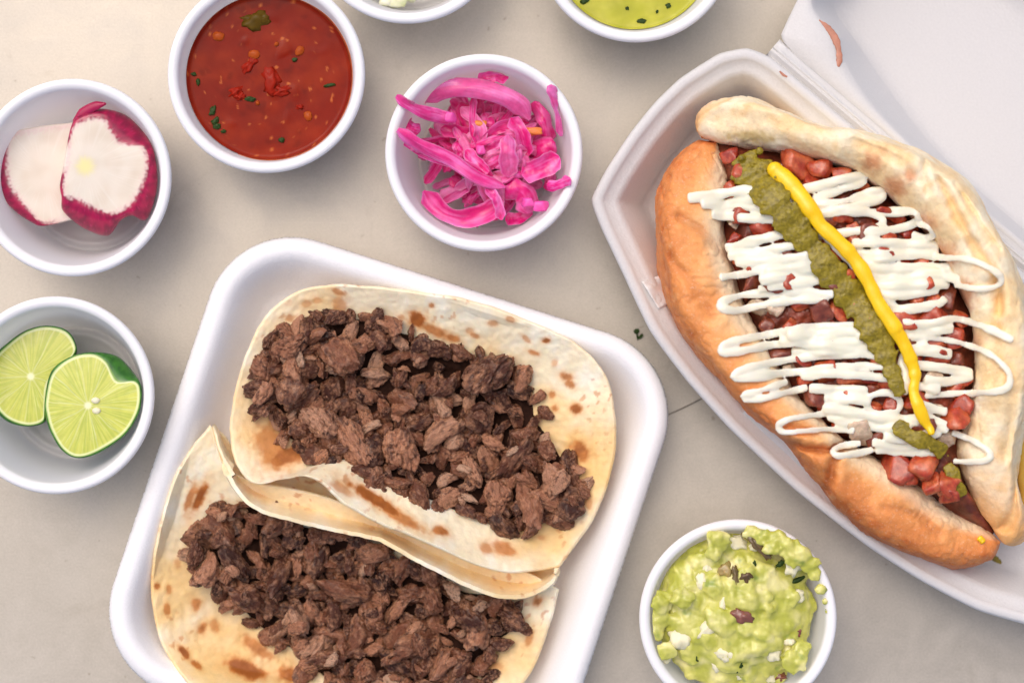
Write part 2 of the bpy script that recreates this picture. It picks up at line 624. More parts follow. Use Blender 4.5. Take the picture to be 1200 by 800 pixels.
# ------------------------------------------------------------------ plastic cups
CUP_PROFILE = [(.006, .0020), (.0195, .0020), (.0208, .0022), (.0215, .0027), (.0228, .0026), (.0240, .0012), (.0248, .0018), (.0252, .0052), (.0292, .0262), (.0311, .0355), (.0313, .0370), (.0315, .0384), (.0321, .0393),
               (.0330, .0398), (.0343, .0398), (.0350, .0392), (.0353, .0381), (.0351, .0368), (.0342, .0360)]
cup_v, cup_f = lathe(CUP_PROFILE, 144)
cup_f = cup_f[:-144]      # open below the rolled rim
cup_me = make_mesh('plastic_cup', cup_v, cup_f, M_CUP)
CUPS = [
    (85, 208, 'white plastic cup holding two cut radishes at left edge'),
    (312, 87, 'white plastic cup filled with red salsa'),
    (567, 179, 'white plastic cup holding bright pink pickled onions'),
    (65, 463, 'white plastic cup holding two cut limes'),
    (865, 724, 'white plastic cup heaped with guacamole'),
    (477, -88, 'white plastic cup of pale diced cucumber cut off by the top edge'),
    (745, -66, 'white plastic cup of green salsa cut off by the top edge'),
]
CUPXY = {}
for i, (px, py, lab) in enumerate(CUPS):
    p = W(px, py, .039)
    o = link('plastic_cup', cup_me, None, (p[0], p[1], .0002))
    tag(o, lab, 'cup', 'small plastic cups of toppings around the food')
    CUPXY[i] = p


def in_cup(V, c):
    """keep points inside the wall of the cup centred on c"""
    V = np.array(V, float)
    lim = np.interp(V[:, 2], [.0025, .0052, .0262, .0355, .0385, .0400, .0410], [.0228, .0250, .0290, .0309, .0312, .0330, .0600]) - .0006
    d = V[:, :2] - np.asarray(c)[:2]
    r = np.linalg.norm(d, axis=1)
    k = np.minimum(1, lim / np.maximum(r, 1e-9))
    V[:, :2] = np.asarray(c)[:2] + d * k[:, None]
    V[:, 2] = np.maximum(V[:, 2], .0027)
    return V


# ------------------------------------------------------------------ foam tray
def tray_ring(d, z, n=90, bead=0.0):
    """rounded square following the tray outline, inset by d pixels"""
    cs = [(342, 380), (681, 487), (569, 822), (230, 715)]
    base = math.atan2(107, 339)
    out = []
    Rr = 102 - d
    off = 0
    if Rr < 40: off = 40 - Rr; Rr = 40
    cen = np.array([455.5, 601])
    for k in range(4):
        c = np.array(cs[k], float)
        if off:
            ux = np.array([math.cos(base), math.sin(base)]); uy = np.array([-ux[1], ux[0]])
            q = c - cen
            c = c - ux * off * np.sign(q @ ux) - uy * off * np.sign(q @ uy)
        a0 = base + math.pi + k * math.pi / 2
        a = np.linspace(a0, a0 + math.pi / 2, n)
        out.append(c + Rr * np.stack([np.cos(a), np.sin(a)], -1))
    P = np.concatenate(out)
    # straight runs get their own points
    Q = []
    for k in range(4):
        Q.append(P[k * n:(k + 1) * n])
        a, b = P[(k + 1) * n - 1], P[((k + 1) * n) % (4 * n)]
        t = np.linspace(0, 1, 152)[1:-1, None]
        Q.append(a + (b - a) * t)
    P = np.concatenate(Q)
    if bead:
        s = np.arange(len(P))
        nrm = P - cen; nrm /= np.linalg.norm(nrm, axis=1)[:, None]
        P = P + nrm * (bead * (np.abs(np.sin(s * math.pi / 2.6)) - .5) + .8 * bead * noise(np.stack([s * .33, s * 0, s * 0], -1)))[:, None]
    z = np.full(len(P), z)
    return W(P[:, 0], P[:, 1], z)


prof = [(78, .0004), (66, .0008), (24, .0165), (10, .0185), (3, .0195), (0, .0205, .7), (1.5, .0218, .5), (5, .0232, .4), (10, .0240), (16, .0241), (22, .0234), (28, .0215),
        (36, .0180), (48, .0125), (60, .0075), (68, .0050), (76, .0038), (90, .0034), (140, .0034)]
rings = [tray_ring(p[0], p[1], bead=p[2] if len(p) > 2 else 0) for p in prof]
V, F = rings_mesh(rings)
tray = part('foam_tray', V, F, M_FOAM)
tag(tray, 'square white foam tray with rounded corners holding two tacos', 'tray')


def tray_inset(px, py):
    """distance in pixels inside the tray outline"""
    b = math.atan2(107, 339)
    dx, dy = px - 455.5, py - 601
    x, y = dx * math.cos(b) + dy * math.sin(b), -dx * math.sin(b) + dy * math.cos(b)
    hx = 178 + 102
    qx, qy = np.abs(x) - (hx - 102), np.abs(y) - (hx - 102)
    return 102 - (np.hypot(np.maximum(qx, 0), np.maximum(qy, 0)) + np.minimum(np.maximum(qx, qy), 0))


PZ = [(p[0], p[1]) for p in prof[5:]]
tray_z = lambda px, py: np.interp(tray_inset(px, py), [p[0] for p in PZ], [p[1] for p in PZ])


# ------------------------------------------------------------------ tacos
def patch(front, back, zf, zb, zbot, nu=260, nv=110, thick=.0024, kf=2.2, rough=.0006, seed=0, dz=0):
    """U-shaped tortilla between its front and back edge curves"""
    A, B = catmull(front, nu), catmull(back, nu)
    u = np.linspace(0, 1, nu)
    for Q, o_ in ((A, 0.), (B, 40.)):
        wob = np.stack([np.arange(nu) * .11, np.full(nu, seed + o_), np.zeros(nu)], -1)
        Q += np.stack([1.6 * fbm(wob, 3), 1.6 * fbm(wob + 70, 3)], -1) * smooth(0, .05, u * (1 - u) * 4)[:, None]
    v = np.linspace(0, 1, nv)
    U, Vv = np.meshgrid(u, v, indexing='ij')
    P = A[:, None, :] * (1 - Vv[..., None]) + B[:, None, :] * Vv[..., None]
    f, b = zf(u)[:, None], zb(u)[:, None]
    w = smooth(0, 170, np.linalg.norm(A - B, axis=1))[:, None]
    bot = zbot * w + (1 - w) * np.minimum(f, b)
    t = 2 * Vv - 1
    Z = bot + np.where(t < 0, (f - bot) * np.abs(t) ** kf, (b - bot) * np.abs(t) ** kf)
    q = np.stack([P[..., 0] / 60, P[..., 1] / 60, np.full_like(Z, seed)], -1)
    edge = 4 * Vv * (1 - Vv)
    Z = Z + rough * fbm(q, 4) + .0010 * noise(q * .7 + 5) + .00035 * fbm(q * 3.2 + 11, 3) + .0012 * noise(q * 1.5 + 3) * np.abs(t) ** 3 + dz
    tzz = tray_z(P[..., 0], P[..., 1]) + .0026
    Z = np.where(Z < tzz, tzz, Z)
    top = W(P[..., 0], P[..., 1], Z).reshape(-1, 3)
    # underside
    gu = np.gradient(top.reshape(nu, nv, 3), axis=0); gv = np.gradient(top.reshape(nu, nv, 3), axis=1)
    N = np.cross(gv, gu); ln = np.linalg.norm(N, axis=-1, keepdims=True)
    N = np.where(ln > 1e-12, N / np.maximum(ln, 1e-12), np.array([0, 0, 1.0]))
    N *= np.sign(N[..., 2:] + 1e-9)
    wz = smooth(1, 8, np.linalg.norm(A - B, axis=1))[:, None, None]
    N = N * wz + np.array([0, 0, 1.0]) * (1 - wz); N /= np.linalg.norm(N, axis=-1, keepdims=True)
    tk = thick * (.6 + .4 * np.minimum(1, edge * 6)) * np.clip(np.linalg.norm(A - B, axis=1) / 26, .6, 1)[:, None]
    low = top.reshape(nu, nv, 3) - N * tk[..., None]
    V = np.concatenate([top, low.reshape(-1, 3)])
    n = nu * nv
    F = [q[::-1] for q in grid_faces(nu, nv)] + grid_faces(nu, nv, off=n)
    for i in range(nu - 1):
        F.append((i * nv, (i + 1) * nv, n + (i + 1) * nv, n + i * nv))
        a, b2 = i * nv + nv - 1, (i + 1) * nv + nv - 1
        F.append((b2, a, n + a, n + b2))
    return V, F


def sharp(o, ang=50):
    o.data.set_sharp_from_angle(angle=R(ang))
    return o


def dish(front, back, zf, zb, zbot, n=560, nr=100, thick=.0024, k=2.2, rough=.0006, seed=0):
    """tortilla curled up at its rim: one closed outline made of the front and back edges"""
    A, B = catmull(front, n // 2), catmull(back, n // 2)
    u = np.linspace(0, 1, n // 2)
    P = np.concatenate([A, B[::-1]])
    ze = np.concatenate([zf(u), zb(u)[::-1]])
    ker = np.hanning(31); ker /= ker.sum()
    ze = np.convolve(np.concatenate([ze[-15:], ze, ze[:15]]), ker, 'valid')
    d = np.concatenate([[0], np.cumsum(np.linalg.norm(np.diff(np.concatenate([P, P[:1]]), axis=0), axis=1))])
    keep = np.concatenate([np.diff(d) > .2])
    P, ze, d0 = P[keep], ze[keep], d[:-1][keep]
    t = np.linspace(0, d[-1], n, endpoint=False)
    P = np.stack([np.interp(t, d0, P[:, j], period=d[-1]) for j in (0, 1)], -1); ze = np.interp(t, d0, ze, period=d[-1])
    a = t / d[-1] * 2 * np.pi
    wob = np.stack([np.cos(a) * 5, np.sin(a) * 5, np.full(n, seed)], -1)
    P = P + np.stack([2.2 * fbm(wob, 4), 2.2 * fbm(wob + 70, 4)], -1)
    ze = ze + .0012 * fbm(wob * .8 + 30, 3)
    cen = P.mean(0)
    tops, lows = [], []
    for rho in np.concatenate([np.linspace(.02, .9, nr - 24), np.linspace(.9, 1, 25)[1:]]):
        q = cen + (P - cen) * rho
        q3 = np.stack([q[:, 0] / 60, q[:, 1] / 60, np.full(n, seed)], -1)
        z = zbot + (ze - zbot) * rho ** k
        z = z + rough * fbm(q3, 4) + .0010 * noise(q3 * .7 + 5) + .0005 * fbm(q3 * 3.2 + 11, 3) + .00025 * noise(q3 * 9)
        z = np.maximum(z, tray_z(q[:, 0], q[:, 1]) + .0026)
        tops.append((q, z, rho))
    rg = [W(q[:, 0], q[:, 1], z) for q, z, r in tops]
    q, z, _ = tops[-1]
    nrm = (P - cen) / np.linalg.norm(P - cen, axis=1)[:, None]
    h = thick / 2
    for an in np.linspace(80, -80, 7):
        e = h / S0 * .9 * math.cos(R(an))
        qq = q + nrm * e
        rg.append(W(qq[:, 0], qq[:, 1], z - h + h * math.sin(R(an))))
    for q, z, r in tops[::-1][2::3]:
        rg.append(W(q[:, 0], q[:, 1], z - thick * (.6 + .4 * r)))
    V, F = rings_mesh(rg)
    return V, F, len(tops) * n


def tort_col(V, spots, grease, seed, pale=(248, 232, 198)):
    """flour tortilla colour: pale dough, greasy yellow zones, toasted spots"""
    q = to_px(V)
    p3 = np.stack([q[:, 0], q[:, 1], np.full(len(q), seed * 7.7)], -1)
    c = np.tile(srgb(*pale), (len(q), 1))
    c = mixc(c, srgb(254, 248, 230), smooth(-.1, .5, fbm(p3 / 38, 4)) * .8)
    g = np.zeros(len(q))
    for x, y, r, s in grease:
        d = np.hypot(q[:, 0] - x, q[:, 1] - y) / r + .35 * fbm(p3 / 30, 3)
        g = np.maximum(g, s * smooth(1.1, .25, d))
    c = mixc(c, srgb(240, 196, 118), g * .85)
    br = np.zeros(len(q))
    wob = fbm(p3 / 9, 3)
    for x, y, rx, ry, a, s in spots:
        ca, sa = math.cos(R(a)), math.sin(R(a))
        dx, dy = q[:, 0] - x, q[:, 1] - y
        d = np.hypot((dx * ca + dy * sa) / rx, (-dx * sa + dy * ca) / ry) + .45 * wob
        br = np.maximum(br, s * smooth(1.08, .55, d))
        c = mixc(c, srgb(222, 165, 92), .45 * s * smooth(1.9, .7, d))
    sm = smooth(.36, .46, noise(p3 / 8 + 40)) * smooth(.0, .4, fbm(p3 / 60 + 9, 2))
    br = np.maximum(br, .55 * sm)
    c = mixc(c, srgb(196, 118, 48), np.clip(br, 0, 1))
    c = mixc(c, srgb(140, 76, 30), .8 * smooth(.7, 1.05, br + .25 * wob))
    return c


bowl = lambda lo, hi, sk=0: (lambda u: lo + (hi - lo) * np.sin(np.pi * np.clip(u, 0, 1)) ** .7 + sk * u)

tacoB = empty('taco', W(420, 735, .004), 'lower taco of chopped beef in front, its far edge tucked under the other taco', 'taco', 'beef tacos in the foam tray')
tacoA = empty('taco', W(480, 500, .004), 'upper taco of chopped beef whose doubled tortilla edge overlaps the taco below', 'taco', 'beef tacos in the foam tray')

B_front = [(248, 500), (226, 528), (206, 562), (189, 620), (180, 680), (187, 735), (207, 778), (240, 815), (305, 850), (400, 872), (500, 868), (570, 842), (615, 792), (640, 735), (652, 690)]
B_back = [(248, 500), (262, 545), (300, 566), (360, 578), (430, 600), (500, 628), (560, 652), (610, 668), (652, 690)]
vB, fB, nB = dish(B_front, B_back, bowl(.020, .0185), bowl(.020, .0235), .0060, seed=3)
spotsB = [(222, 585, 5, 20, 18, .8), (234, 583, 7, 24, 25, 1), (184, 686, 4, 5, 0, .9), (198, 690, 4, 7, 0, .7), (196, 714, 5, 9, 0, .8), (230, 707, 7, 9, 0, .8), (237, 736, 6, 9, 20, .8),
          (252, 733, 6, 10, -30, .7), (215, 763, 12, 5, 50, 1), (230, 778, 10, 4, 40, .9), (287, 783, 30, 12, 22, 1), (338, 790, 14, 12, 0, .9), (300, 758, 26, 9, 35, .8), (208, 660, 5, 7, 0, .5),
          (620, 748, 5, 12, 20, .7), (630, 705, 7, 6, 0, .8), (575, 780, 14, 8, 0, .6), (392, 786, 14, 10, 10, .9)]
sharp(part('tortilla', vB, fB, M_TORT, tacoB, col=tort_col(vB, spotsB, [(200, 690, 70, .9), (260, 770, 90, .9), (330, 790, 60, .8), (600, 770, 60, .8), (270, 640, 60, .6)], 1)))

E2 = [(249, 499), (255, 522), (266, 549), (285, 579), (307, 596), (345, 607), (382, 616), (420, 624), (449, 631), (475, 646), (512, 665), (550, 684), (587, 696), (617, 695), (644, 681), (656, 664)]
E2b = [(252, 497), (262, 512), (276, 528), (300, 528), (340, 522), (390, 535), (440, 560), (500, 588), (560, 618), (610, 640), (640, 654), (656, 664)]
v2, f2 = patch(E2, E2b, lambda u: .024 + .013 * np.sin(np.pi * u) ** .6 - .0035 * np.exp(-((u - .42) / .1) ** 2), bowl(.0185, .0085), .0070, seed=5, kf=2.0)
sharp(part('tortilla', v2, f2, M_TORT, tacoA, col=tort_col(v2, [(300, 575, 20, 8, 20, .25)], [(600, 680, 50, .5), (450, 630, 60, .35)], 2, (248, 228, 188))))
E1 = [(272, 503), (275, 528), (284, 550), (303, 566), (337, 560), (360, 557), (382, 566), (405, 588), (449, 612), (497, 631), (550, 656), (587, 667), (625, 666), (655, 661)]
E1b = [(272, 503), (277, 465), (292, 415), (315, 370), (350, 344), (400, 336), (470, 342), (540, 353), (610, 375), (670, 402), (705, 437), (718, 486), (716, 540), (700, 592), (674, 635), (655, 661)]
v1, f1, n1_ = dish(E1, E1b, lambda u: .021 + .0185 * np.sin(np.pi * u) ** .8 + .002 * np.exp(-((u - .33) / .07) ** 2), bowl(.022, .0265), .0120, seed=8)
spotsA = [(489, 374, 13, 11, 30, 1), (510, 388, 22, 7, 25, .8), (530, 396, 12, 5, 20, .8), (506, 358, 4, 4, 0, .8), (577, 379, 7, 4, 0, .6), (598, 374, 6, 4, 20, .6), (550, 387, 5, 4, 0, .5), (556, 393, 7, 3, 20, .7), (640, 399, 6, 4, 0, .9),
          (617, 397, 8, 3, 40, .6), (625, 413, 8, 3, 20, .8), (650, 425, 4, 5, 20, .5), (664, 441, 10, 6, 10, .8), (668, 450, 8, 5, 40, .8), (647, 462, 4, 5, 0, .8), (650, 478, 5, 5, 0, .8), (675, 479, 8, 7, 0, 1), (680, 528, 16, 14, 70, .9),
          (596, 420, 8, 4, 0, .5), (470, 372, 5, 4, 0, .5), (396, 342, 10, 4, 20, .7), (372, 352, 7, 4, 0, .5), (340, 373, 6, 5, 0, .6), (360, 356, 8, 5, 0, .5), (398, 358, 10, 12, 0, .6),
          (318, 525, 34, 22, 60, .75), (335, 535, 14, 26, 70, .9), (440, 585, 46, 8, 32, 1), (470, 606, 34, 7, 30, .8), (517, 622, 12, 6, 20, .9), (570, 642, 10, 7, 30, .7), (590, 642, 18, 9, 20, .8), (400, 572, 18, 6, 30, .6),
          (634, 630, 6, 4, 0, .5), (655, 620, 5, 5, 0, .5), (690, 590, 5, 8, 0, .6), (575, 500, 20, 8, 20, .5)]
sharp(part('tortilla', v1, f1, M_TORT, tacoA, col=tort_col(v1, spotsA, [(690, 540, 75, 1), (640, 500, 60, .8), (330, 400, 50, .5), (310, 500, 55, .8), (640, 620, 60, .9), (370, 360, 40, .6), (560, 440, 60, .5), (290, 460, 40, .6)], 4)))


# chopped beef: a couple of dozen chunk shapes, each piece an object of its own
def chunk(seed, el=(1, .72, .58)):
    V, F = ICO[5 if seed < 110 else 4]
    rs = np.random.default_rng(seed)
    o = rs.uniform(-50, 50, 3)
    el = np.array(el) * rs.uniform(.85, 1.15, 3)
    p = V * el
    p = p * (1 + .30 * fbm(V * 1.4 + o, 3))[:, None]
    for _ in range(rs.integers(6, 10)):          # knife cuts
        n = rs.normal(size=3); n /= np.linalg.norm(n)
        h = np.linalg.norm(el * n) * rs.uniform(.55, .85)
        d = p @ n - h
        p = p - (.95 * .5 * (d + np.sqrt(d * d + .0006)))[:, None] * n
    p[:, 2] += rs.uniform(-.25, .25) * (p[:, 0] ** 2) + rs.uniform(-.2, .2) * p[:, 0]
    p[:, 1] += rs.uniform(-.3, .3) * (p[:, 0] ** 2)
    rid = 1 - np.abs(noise(p * np.array([.9, 3.4, 3.4]) + o))
    p = p - V * (.07 * smooth(.80, 1, rid))[:, None]
    rid = 1 - np.abs(noise(p * 1.9 + o + 30))
    p = p - V * (.12 * smooth(.84, 1, rid))[:, None]
    g = noise(p * np.array([3.0, 8, 8]) + o + 3)
    p = p + V * (.022 * g + .018 * fbm(p * 7 + o, 3))[:, None]
    return make_mesh('meat_piece', p, F, M_MEAT)


CHUNKS = [chunk(100 + i) for i in range(16)] + [chunk(200 + i, (1, .5, .36)) for i in range(10)] + [chunk(300 + i, (1, .85, .42)) for i in range(8)]


def fill_meat(root, poly, hm, n_low, n_top, zdome, big):
    poly = catmull(poly, 120, True)
    cen = poly.mean(0)
    # dark layer added under the pieces, standing in for shade in the gaps
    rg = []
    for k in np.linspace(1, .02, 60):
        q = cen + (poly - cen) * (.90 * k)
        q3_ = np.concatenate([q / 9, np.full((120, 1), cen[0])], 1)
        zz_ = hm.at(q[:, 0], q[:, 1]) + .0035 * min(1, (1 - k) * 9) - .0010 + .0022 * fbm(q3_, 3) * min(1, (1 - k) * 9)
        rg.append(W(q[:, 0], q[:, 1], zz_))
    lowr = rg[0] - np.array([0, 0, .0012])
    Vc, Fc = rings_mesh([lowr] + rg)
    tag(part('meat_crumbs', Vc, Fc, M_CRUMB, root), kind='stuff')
    hm.add(np.array(rg).reshape(-1, 3)); hm.blur(1)
    lo, hi = poly.min(0), poly.max(0)
    rs = np.random.default_rng(len(root.name) + int(cen[0]))
    pts = []
    loc0 = np.array(root.location)

    def put(x, y, r, flat=1.0, m=None):
        me = CHUNKS[rs.integers(len(CHUNKS))] if m is None else m
        base = hm.disc(x, y, r * .7)
        h = r * S0 * .70 * flat
        z = base + h * .62
        o = link('meat_piece', me, root)
        w = W(x, y, z)
        o.location = w - loc0
        o.scale = (r * S0 * rs.uniform(1.25, 1.75), r * S0 * rs.uniform(1.05, 1.4), r * S0 * rs.uniform(1.05, 1.4) * flat)
        o.rotation_euler = (rs.uniform(-.55, .55), rs.uniform(-.45, .45), rs.uniform(0, 6.28))
        hm.bump(x, y, r * .85, z + h * .75, base)

    def scatter(n, rmin, rmax, sep, mrg, power=1.0):
        pts = []
        tries = 0
        pc = poly[::3]; pl = np.concatenate([pc, pc[:1]])
        while len(pts) < n and tries < 4000:
            tries += 1
            x, y = rs.uniform(lo, hi)
            r = rmin + (rmax - rmin) * rs.uniform() ** power
            if not in_poly(np.array([(x, y)]), pc)[0]: continue
            if dist_line(np.array([(x, y)]), pl)[0] < r * mrg: continue
            if any((x - a) ** 2 + (y - b) ** 2 < (sep * (r + c)) ** 2 for a, b, c in pts): continue
            pts.append((x, y, r))
        for x, y, r in pts: put(x, y, r)

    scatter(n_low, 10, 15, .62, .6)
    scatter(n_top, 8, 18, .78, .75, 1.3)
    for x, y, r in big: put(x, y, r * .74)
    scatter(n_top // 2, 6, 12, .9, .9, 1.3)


MA = [(286, 452), (310, 386), (350, 368), (400, 357), (450, 368), (520, 395), (582, 412), (634, 438), (644, 480), (662, 515), (690, 560), (686, 604), (640, 626), (590, 626), (540, 612), (480, 598), (420, 580), (366, 546), (326, 522), (298, 485)]
MB = [(214, 670), (230, 610), (262, 578), (300, 585), (350, 604), (420, 622), (500, 660), (560, 690), (602, 698), (627, 738), (592, 765), (580, 800), (560, 835), (460, 840), (380, 806), (338, 772), (300, 745), (262, 712)]
hA = HMap(230, 310, 760, 720, 3, .012); hA.add(v1[:n1_]); hA.blur(1); hA.h = np.minimum(hA.h, .020)
hB = HMap(150, 480, 700, 900, 3, .006); hB.add(vB[:nB]); hB.blur(1); hB.h = np.minimum(hB.h, .017)
fill_meat(tacoA, MA, hA, 125, 104, 0, [(340, 405, 26), (400, 415, 34), (570, 442, 36), (470, 530, 32), (600, 540, 34), (445, 400, 18), (378, 495, 26), (622, 590, 34), (410, 515, 28), (515, 505, 22), (345, 450, 28), (650, 565, 24), (560, 490, 24), (310, 460, 20), (520, 455, 24)])
fill_meat(tacoB, MB, hB, 125, 104, 0, [(258, 622, 26), (330, 668, 34), (405, 690, 38), (275, 660, 26), (440, 650, 24), (480, 755, 34), (380, 770, 26), (545, 720, 28), (600, 720, 20), (245, 670, 22), (350, 730, 24), (440, 725, 24), (520, 775, 24), (290, 700, 22)])

# ------------------------------------------------------------------ hinged takeout box
HA = math.atan2(238, 280)
ca_, sa_ = math.cos(HA), math.sin(HA)


def AP(a, p):
    a, p = np.asarray(a, float), np.asarray(p, float)
    return np.stack([905 + ca_ * a - sa_ * p, 52 + sa_ * a + ca_ * p], -1)


box = empty('takeout_box', W(1060, 330, .0005), 'open white moulded takeout box with its lid folded back, holding the hot dog', 'takeout box')
half = [(8, 12), (-20, 22), (-41, 48), (-57, 100), (-61, 140), (-60, 185), (-54, 235), (-45, 277), (-14, 294), (31, 314), (109, 350), (181, 366), (255, 376), (361, 381)]
ctrl = half + [(722 - a, p) for a, p in half[::-1][1:]] + [(600, 12), (361, 12), (120, 12)]
ctrl = AP(*np.array(ctrl, float).T)
prof = [(54, .0005), (48, .0012), (12, .0262), (1, .0275), (0, .0290), (1, .0308), (4, .0316), (10, .0316), (13, .0306), (16, .0294), (24, .0290), (28, .0284), (32, .0268), (54, .0080)]
rings = []
for d, z in prof:
    q = chaikin(inset_poly(ctrl, d), 3, .13)
    rings.append(W(q[:, 0], q[:, 1], z))
q = chaikin(inset_poly(ctrl, 54), 3, .13); cen = q.mean(0)
for k, z in ((.975, .0060), (.95, .0050), (.90, .0046), (.6, .0045), (.25, .0045)):
    r_ = cen + (q - cen) * k
    rings.append(W(r_[:, 0], r_[:, 1], z))
vbase, fbase = rings_mesh(rings)
part('box_base', vbase, fbase, M_BOX, box)
# closing ledge inside the front wall
aa = np.linspace(248, 474, 40)
led = [AP(aa, np.interp(aa, [248, 361, 474], [346, 352, 346]) + o) for o in (-22, 0, 4)]
ring_l = []
for a in np.linspace(248, 474, 40):
    e = min(1, (a - 248) / 6 + .05, (474 - a) / 6 + .05)
    c = np.interp(a, [248, 361, 474], [349, 354, 349])
    qq = AP(np.full(6, a), np.array([c - 36, c - 24 * e - 2, c - 14, c + 2, c + 4, c]))
    ring_l.append(W(qq[:, 0], qq[:, 1], np.array([.0115, .0265 * e + .012 * (1 - e), .0292 * e + .020 * (1 - e), .0292, .026, .022])))
V, F = rings_mesh(ring_l)
part('closing_tab', V, F, M_BOX, box)

lo_ = [(4, -4), (-4, -30), (-12, -62), (-22, -100), (-38, -180), (-42, -275), (100, -345), (361, -375)]
lw_ = [(80, -32), (53, -57), (5, -60), (-6, -90), (-16, -180), (-18, -252), (112, -318), (361, -346)]
lf_ = [(118, -56), (72, -68), (25, -79), (22, -105), (22, -160), (32, -205), (130, -216), (361, -226)]
mir = lambda L: [(722 - a, p) for a, p in L[::-1][1:]]
LO = np.array(lo_ + mir(lo_) + [(560, -4), (361, -4), (180, -4)], float)
LW = np.array(lw_ + mir(lw_) + [(560, -14), (361, -14), (170, -14)], float)
LF = np.array(lf_ + mir(lf_) + [(540, -29), (361, -26), (230, -29)], float)
lid_r = []
for Q, z in ((LF + 0, .0004), (LW + .35 * (LO - LW), .024), (LO, .0262), (LO, .0285), (LO + .06 * (LW - LO), .0298), (LO + .8 * (LW - LO), .0302), (LW, .0292), (LW + .12 * (LF - LW), .0265), (LW + .85 * (LF - LW), .0068), (LF, .0042)):
    q = chaikin(AP(Q[:, 0], Q[:, 1]), 3)
    lid_r.append(W(q[:, 0], q[:, 1], z))
q = chaikin(AP(LF[:, 0], LF[:, 1]), 3); cen = q.mean(0)
for k in (.9, .5, .2):
    r_ = cen + (q - cen) * k
    lid_r.append(W(r_[:, 0], r_[:, 1], .0036))
vlid, flid = rings_mesh(lid_r)
part('box_lid', vlid, flid, M_BOX, box)
# hinge ribs
pp = np.linspace(-10, 26, 37)
zz = .0300 + .0010 * np.exp(-((pp - 1) / 1.6) ** 2) + .0010 * np.exp(-((pp - 6) / 1.4) ** 2) - .0012 * np.exp(-((pp - 12) / 2.6) ** 2) + .0016 * np.exp(-((pp - 19) / 3) ** 2) - .004 * smooth(22, 26, pp) - .003 * smooth(-7, -10, pp)
rr = []
for a in np.linspace(3, 719, 60):
    t_ = AP(np.full(37, a), pp); b_ = AP(np.full(37, a), pp[::-1])
    rr.append(np.concatenate([W(t_[:, 0], t_[:, 1], zz), W(b_[:, 0], b_[:, 1], zz[::-1] - .0016)]))
V, F = rings_mesh(rr)
part('hinge', V, F, M_BOX, box)


def smear(path, wid, z, name, mat, parent, seed=0, h=.0005):
    P = catmull(path, 40)
    w = np.interp(np.linspace(0, 1, 40), np.linspace(0, 1, len(wid)), wid) * S0
    w = w * (1 + .4 * noise(np.stack([np.arange(40) * .35, np.full(40, seed), np.zeros(40)], -1)))
    zc = z(P[:, 0], P[:, 1]) if callable(z) else z
    V, F = sweep(W(P[:, 0], P[:, 1], zc), w, h, 12)
    return part(name, V, F, mat, parent)


smear([(960, 24), (971, 34), (979, 46), (983, 60), (983, 74), (976, 84)], [1, 3.5, 4.5, 3, 3.5, 1.5], .0298, 'sauce_smear', M_SMEAR, box, 2, .0002)
smear([(914, 84), (918, 88), (922, 90)], [1, 1.6, 1], .0318, 'sauce_smear', M_SMEAR, box, 5, .0002)

# ------------------------------------------------------------------ hot dog
dog = empty('hot_dog', W(985, 390, .006), 'loaded hot dog in a golden bun zigzagged with white sauce, green chile and mustard', 'hot dog')


